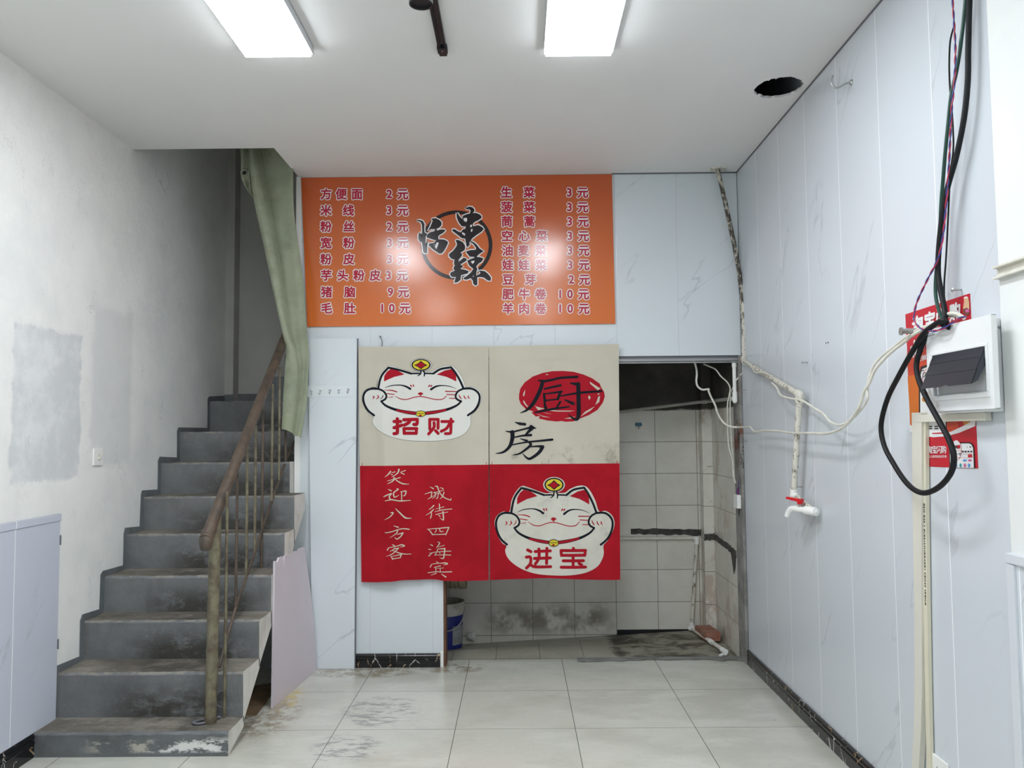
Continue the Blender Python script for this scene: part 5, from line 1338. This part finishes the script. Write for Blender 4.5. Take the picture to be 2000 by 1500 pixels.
# ================================================================== cables
def path(pts, x=None):
    """Cable run: picture places with their distance from the right wall."""
    return [at(px, py, X=XR - dx) for px, py, dx in pts]
m = MB(); m.tube(path([(1896, -45, .03), (1893, 20, .03), (1891, 100, .034), (1890, 160, .034), (1883, 230, .036), (1868, 305, .040), (1850, 370, .046), (1838, 440, .050), (1832, 520, .052), (1836, 560, .054), (1844, 600, .056), (1846, 618, .064), (1840, 632, .080), (1856, 640, .065)]), .0088, 14)
tag(m.build('power_cable', MT['black_rubber']), 'thick black cable coming down from the ceiling into the breaker box top', 'cable')
m = MB(); m.tube(path([(1850, 632, .078), (1842, 626, .090), (1826, 634, .090), (1804, 652, .090), (1780, 690, .094), (1755, 735, .100), (1733, 780, .10), (1721, 830, .10), (1727, 870, .10), (1746, 907, .10), (1768, 940, .10), (1790, 959, .10), (1812, 962, .10), (1838, 948, .10), (1858, 922, .10), (1863, 892, .10), (1854, 860, .10), (1834, 822, .10), (1810, 778, .095), (1794, 740, .090), (1790, 712, .085), (1797, 684, .078), (1810, 655, .064), (1826, 642, .050)]), .0092, 14)
tag(m.build('power_cable', MT['black_rubber']), 'thick black cable hanging in a big loop below the breaker box', 'cable')
m = MB(); m.tube(path([(1889, -40, .03), (1884, 20, .03), (1876, 90, .034), (1868, 140, .036), (1858, 185, .040), (1852, 240, .040), (1846, 300, .040), (1842, 350, .038), (1838, 400, .036), (1835, 470, .036), (1828, 540, .040), (1828, 580, .046), (1836, 612, .054), (1846, 630, .060), (1858, 638, .058)]), .0060, 10)
tag(m.build('power_cable', MT['green_rubber']), 'dark green cable hanging down the right wall beside the black one', 'cable')
m = MB(); m.tube(path([(1863, 52, .046), (1856, 80, .044), (1854, 120, .042), (1855, 165, .042), (1860, 230, .040), (1862, 290, .038), (1856, 340, .036), (1852, 420, .034), (1848, 500, .036), (1844, 560, .040), (1846, 600, .044), (1852, 634, .050)]), .0030, 8)
tag(m.build('thin_wire', MT['black_rubber']), 'thin black wire hanging beside the red and blue twisted pair', 'wire')
tw = thing('twisted_wire_pair', 'thin red and blue twisted wire pair looping in front of the breaker box', 'wire', at(1862, 0, X=XR - .045)[:])
cen = path([(1859, -30, .05), (1861, 10, .05), (1864, 55, .05), (1866, 100, .05), (1864, 160, .05), (1859, 210, .052), (1856, 270, .052), (1853, 330, .052), (1848, 400, .054), (1842, 460, .058), (1832, 505, .064), (1812, 545, .070), (1793, 585, .076), (1786, 610, .082), (1787, 628, .086), (1798, 641, .090), (1816, 646, .092), (1832, 645, .092), (1848, 638, .084), (1862, 628, .074), (1876, 621, .066), (1888, 618, .055)])
cen, _ = catmull(cen, [1] * len(cen), 10)
for k, mt in enumerate(('red_wire', 'blue_wire')):
    pts = []; ln = 0
    for i, p in enumerate(cen):
        if i: ln += (p - cen[i - 1]).length
        t_ = (cen[min(i + 1, len(cen) - 1)] - cen[max(i - 1, 0)]).normalized(); a_ = t_.cross(Vector((1, 0, 0))).normalized(); b_ = t_.cross(a_)
        an = ln / .075 * 2 * math.pi + k * math.pi
        pts.append(p + (a_ * math.cos(an) + b_ * math.sin(an)) * .0019)
    m = MB(); m.tube(pts, .0021, 6, smooth=False); m.build(('red_strand', 'blue_strand')[k], MT[mt], tw, True)
def white_cable(pts, r, label, flat=1.0):
    m = MB(); m.tube(path(pts), r, 8, flat=flat); return tag(m.build('white_cable', MT['white_wire']), label, 'cable')
white_cable([(1884, 622, .04), (1868, 613, .05), (1850, 614, .055), (1838, 624, .05), (1820, 636, .042), (1800, 645, .04), (1782, 655, .045), (1765, 669, .05), (1745, 684, .06), (1725, 703, .07), (1708, 724, .08), (1698, 748, .09), (1688, 765, .09), (1682, 785, .09), (1672, 805, .09), (1655, 828, .085), (1635, 841, .08), (1610, 847, .075), (1580, 846, .07), (1550, 846, .068), (1520, 842, .066), (1495, 841, .064), (1474, 843, .062), (1465, 834, .060), (1452, 834, .055), (1440, 834.5, .06)], .0062, 'cream cable sagging from the breaker box along the right wall to the opening')
white_cable([(1880, 620, .03), (1866, 617, .042), (1852, 618, .045), (1840, 628, .044), (1825, 634, .036), (1800, 640, .034), (1780, 652, .038), (1760, 666, .044), (1742, 680, .052), (1722, 696, .06), (1706, 714, .07), (1697, 740, .08), (1694, 762, .085), (1694, 780, .085), (1682, 800, .08), (1660, 822, .075), (1640, 830, .07), (1622, 824, .055), (1608, 808, .05), (1590, 797, .04), (1570, 784, .045), (1556, 780, .06), (1538, 777, .07), (1524, 771, .065), (1517, 757, .055), (1508, 748, .05)], .0052, 'thinner cream cable branching up to the stained pipe elbow')
# kitchen opening cables (hang free in the opening)
def free(pts): return [at(px, py, Y=y) for px, py, y in pts]
m = MB(); m.tube(free([(1440, 834.5, .44), (1426, 833, .47), (1412, 824, .50), (1402, 808, .53), (1397, 792, .55), (1390, 778, .57), (1384, 764, .58), (1384, 760, .58), (1372, 761, .60), (1363, 755, .60), (1360, 745, .60), (1361, 730, .60), (1359, 715, .60), (1354, 703, .59), (1352, 698, .58)]), .0068, 10)
tag(m.build('white_cable', MT['white_wire']), 'cream cable looping down into the kitchen opening from its lintel', 'cable')
m = MB(); m.tube(free([(1374, 711, .60), (1386, 716, .585), (1398, 722, .575), (1408, 735, .565), (1420, 746, .55), (1426, 758, .545), (1424, 774, .545), (1421, 790, .545), (1421, 830, .545), (1423, 870, .545), (1431, 900, .545), (1432, 925, .545), (1436, 943, .545)]), .0045, 8)
tag(m.build('white_cable', MT['white_wire']), 'thin cream cable hanging from the lintel down to the white wall box', 'cable')
m = MB(); m.tube(free([(1452, 727, .47), (1444, 735, .50), (1437, 745, .52), (1431, 758, .575), (1427, 770, .565), (1426, 790, .555), (1426, 815, .555), (1428, 850, .555), (1430, 880, .555), (1433, 905, .555), (1434, 930, .55), (1437, 944, .545)]), .0045, 8)
tag(m.build('white_cable', MT['white_wire']), 'thin cream cable passing behind the opening jamb down to the white wall box', 'cable')
m = MB(); c_ = at(1371, 704, Y=.585); m.ball((c_.x, .585, c_.z + .004), .016, sz=1.3)
m.tube([(c_.x - .03, .585, c_.z + .02), (c_.x - .02, .585, c_.z - .012), (c_.x - .006, .585, c_.z - .006)], .002, 6, mi=1)
tag(m.build('tape_knot', [MT['black_rubber'], MT['conduit']]), 'black taped cable joint under the lintel of the kitchen opening', 'cable joint')

# ================================================================== stained pipe with tap on the right wall
wp = thing('water_pipe', 'stained white water pipe dropping from the ceiling corner and along the right wall', 'water pipe', (XR - .05, .2, 1.1))
p0 = at(1402, 331, Z=H - .003); p1 = at(1453, 703, Y=.41)
pts = [(p0.x, p0.y, H + .05), (p0.x, p0.y, H - .005), at(1412, 375, Y=.425), at(1426, 440, Y=.435), at(1440, 510, Y=.435), at(1448, 570, Y=.43), at(1452, 640, Y=.42), p1]
m = MB(); m.tube(pts, .0145, 14); m.build('riser_pipe', MT['black_pipe'], wp, True)
w1, w2, w3, w4 = at(1455, 706, X=XR - .035), at(1562, 771, X=XR - .05), at(1550, 968, X=XR - .055), at(1590, 999, X=XR - .035)
w1 = p1.copy(); w1.z -= .008
lowp = at(1453, 590, Y=.42)
m = MB(); m.rod(lowp, p1, .0152, 14); m.rod(w1, w2, .0150, 14); m.rod(w2, w3, .0150, 14); m.build('wall_pipe', MT['dirty_pipe'], wp, True)
m = MB(); m.rod(w3, w4, .0145, 14)
def elbow(c, a_, b_, r=.020, L=.035):
    m.rod(c, c + (a_ - c).normalized() * L, r, 16); m.rod(c, c + (b_ - c).normalized() * L, r, 16); m.ball(c, r)
m.build('outlet_pipe', MT['dirty_pipe'], wp, True)
m = MB(); elbow(w1, p1 + Vector((0, 0, .2)), w2); m.build('elbow', MT['dirty_pipe'], wp, True)
m = MB(); elbow(w2, w1, w3, .0205, .04); m.build('elbow', MT['dirty_pipe'], wp, True)
m = MB(); elbow(w3, w2, w4, .0195, .034); m.build('lower_elbow', MT['white_plastic'], wp, True)
m = MB(); m.tube([w1 + Vector((-.02, 0, .012)), w1.lerp(w2, .2) + Vector((-.018, 0, .01)), w1.lerp(w2, .30) + Vector((-.017, 0, -.016)), w1.lerp(w2, .45) + Vector((-.016, 0, .010)), w1.lerp(w2, .58) + Vector((-.018, 0, .02))], .004, 8); m.build('wrapped_wire', MT['white_wire'], wp, True)
tp = thing('water_tap', 'white plastic tap with red lever at the pipe end on the right wall', 'tap', w4[:])
m = MB(); o_ = w4; s_ = at(1560, 992, X=XR - .075); d_ = Vector((s_.x - o_.x, s_.y - o_.y, 0)).normalized()
d_ = Vector((-.45, .88, .03)).normalized()
m.rod(o_ - d_ * .015, o_ + d_ * .052, .021, 18); m.ball(o_, .0215); m.rod(o_ + d_ * .05, o_ + d_ * .062, .0165, 16); m.build('body', MT['white_plastic'], tp, True)
e_ = at(1545, 1005, X=XR - .10)
m = MB(); q0 = o_ + d_ * .055; q1 = o_ + d_ * .125; q2 = o_ + d_ * .150 + Vector((0, 0, -.006)); q3 = o_ + d_ * .166 + Vector((0, 0, -.026)); q4 = o_ + d_ * .174 + Vector((0, 0, -.044))
m.tube([q0, q0.lerp(q1, .5), q1, q2, q3, q4], [.013, .0145, .015, .014, .013, .0125], 14); m.build('spout', MT['white_plastic'], tp, True)
m = MB(); v0 = o_ + d_ * .088; m.rod(v0, v0 + Vector((0, 0, .030)), .009, 12, 1); m.rod(v0 + Vector((0, 0, .026)), v0 + Vector((0, 0, .038)), .013, 14)
la, lb = v0 - d_ * .014 + Vector((0, 0, .036)), v0 + d_ * .080 + Vector((0, 0, .044)); sd = Vector((d_.y, -d_.x, 0)) * .013; uz = Vector((0, 0, .015))
m.hexa([la - sd, la + sd, lb + sd * .8, lb - sd * .8, la - sd + uz, la + sd + uz, lb + sd * .8 + uz * .7, lb - sd * .8 + uz * .7]); m.build('lever', [MT['red_tap'], MT['grey_plastic']], tp, True)
# flange of the pipe at the ceiling
fl = MB(); fl.lathe((p0.x, p0.y, H), [(.016, -.004), (.05, -.006), (.052, 0)], 18)
fl.add([(p0.x + .03, p0.y + .0, H - .006), (p0.x + .07, p0.y + .01, H - .012), (p0.x + .065, p0.y + .03, H - .004), (p0.x + .03, p0.y + .03, H - .004)], [(0, 1, 2, 3)])
fl.build('ceiling_collar', MT['dirty_pipe'], wp, True)

# ================================================================== hook and screws on the right wall
p = at(1664, 161, X=XR)
hk = thing('wall_hook', 'small curved metal hook high on the right wall below the ceiling', 'hook', (XR, p.y, p.z))
m = MB(); m.lathe((XR - .0005, p.y, p.z), [(.0001, -.008), (.008, -.008), (.012, -.004), (.013, 0)], 18, 'X'); m.build('rosette', MT['steel'], hk, True)
m = MB(); m.tube([(XR - .006, p.y, p.z), (XR - .03, p.y + .002, p.z - .006), (XR - .055, p.y + .004, p.z - .02), (XR - .075, p.y + .006, p.z - .018), (XR - .085, p.y + .008, p.z + .005), (XR - .078, p.y + .008, p.z + .035)], .0042, 10); m.build('hook', MT['steel'], hk, True)
def screw_mesh(p):
    t = thing('wall_screw', 'x', 'screw', p, 'screws left in the walls')
    m = MB(); m.tube([(p.x - .001, p.y, p.z), (p.x - .030, p.y, p.z)], .0032, 8, smooth=False)
    m.build('shank', MT['steel'], t, True)
    m = MB(); m.lathe((p.x - .030, p.y, p.z), [(.0001, -.004), (.0045, -.003), (.0075, 0), (.0001, .001)], 12, 'X'); m.build('head', MT['steel'], t, True)
    return t
SCR = [((1578, 708), 'metal screw in the right wall above the stained pipe elbow'), ((1568, 951), 'metal screw in the right wall just above the water tap'), ((1878, 566), 'metal screw in the right wall just above the poster'), ((1458, 762), 'metal screw at the front edge of the right wall, beside the upright white pipe'), ((1459, 862), 'metal screw at the front edge of the right wall, below the sagging cream cable')]
s0_ = screw_mesh(at(*SCR[0][0], X=XR)); s0_['label'] = SCR[0][1]
for q_, lab in SCR[1:]: copy_tree(s0_, at(*q_, X=XR)[:], lab)
k_ = at(1392, 911, X=XK); copy_tree(s0_, k_[:], 'metal screw in the tiled kitchen side wall')
p = at(1800, 646, X=XR - .01)
m = MB(); m.rod((XR - .001, p.y, p.z), (XR - .075, p.y + .01, p.z + .0), .010, 14); m.lathe((XR - .075, p.y + .01, p.z), [(.0001, -.006), (.014, -.006), (.015, 0), (.0001, .001)], 16, 'X')
tag(m.build('anchor_bolt', MT['steel'], None, True), 'short thick bolt in the right wall under the cream cables beside the poster', 'bolt')
# dark plug holes in the right wall
for k, (px, py) in enumerate(((1613.5, 670), (1617.5, 669))):
    p = at(px, py, X=XR)
    m = MB(); m.lathe((XR - .0008, p.y, p.z), [(.0001, 0), (.0045, 0), (.005, .0006)], 12, 'X')
    tag(m.build('plug_hole', MT['black_print']), 'small black plug hole in the right wall, %s of a pair' % ('further one', 'nearer one')[k], 'plug hole', 'plug holes')
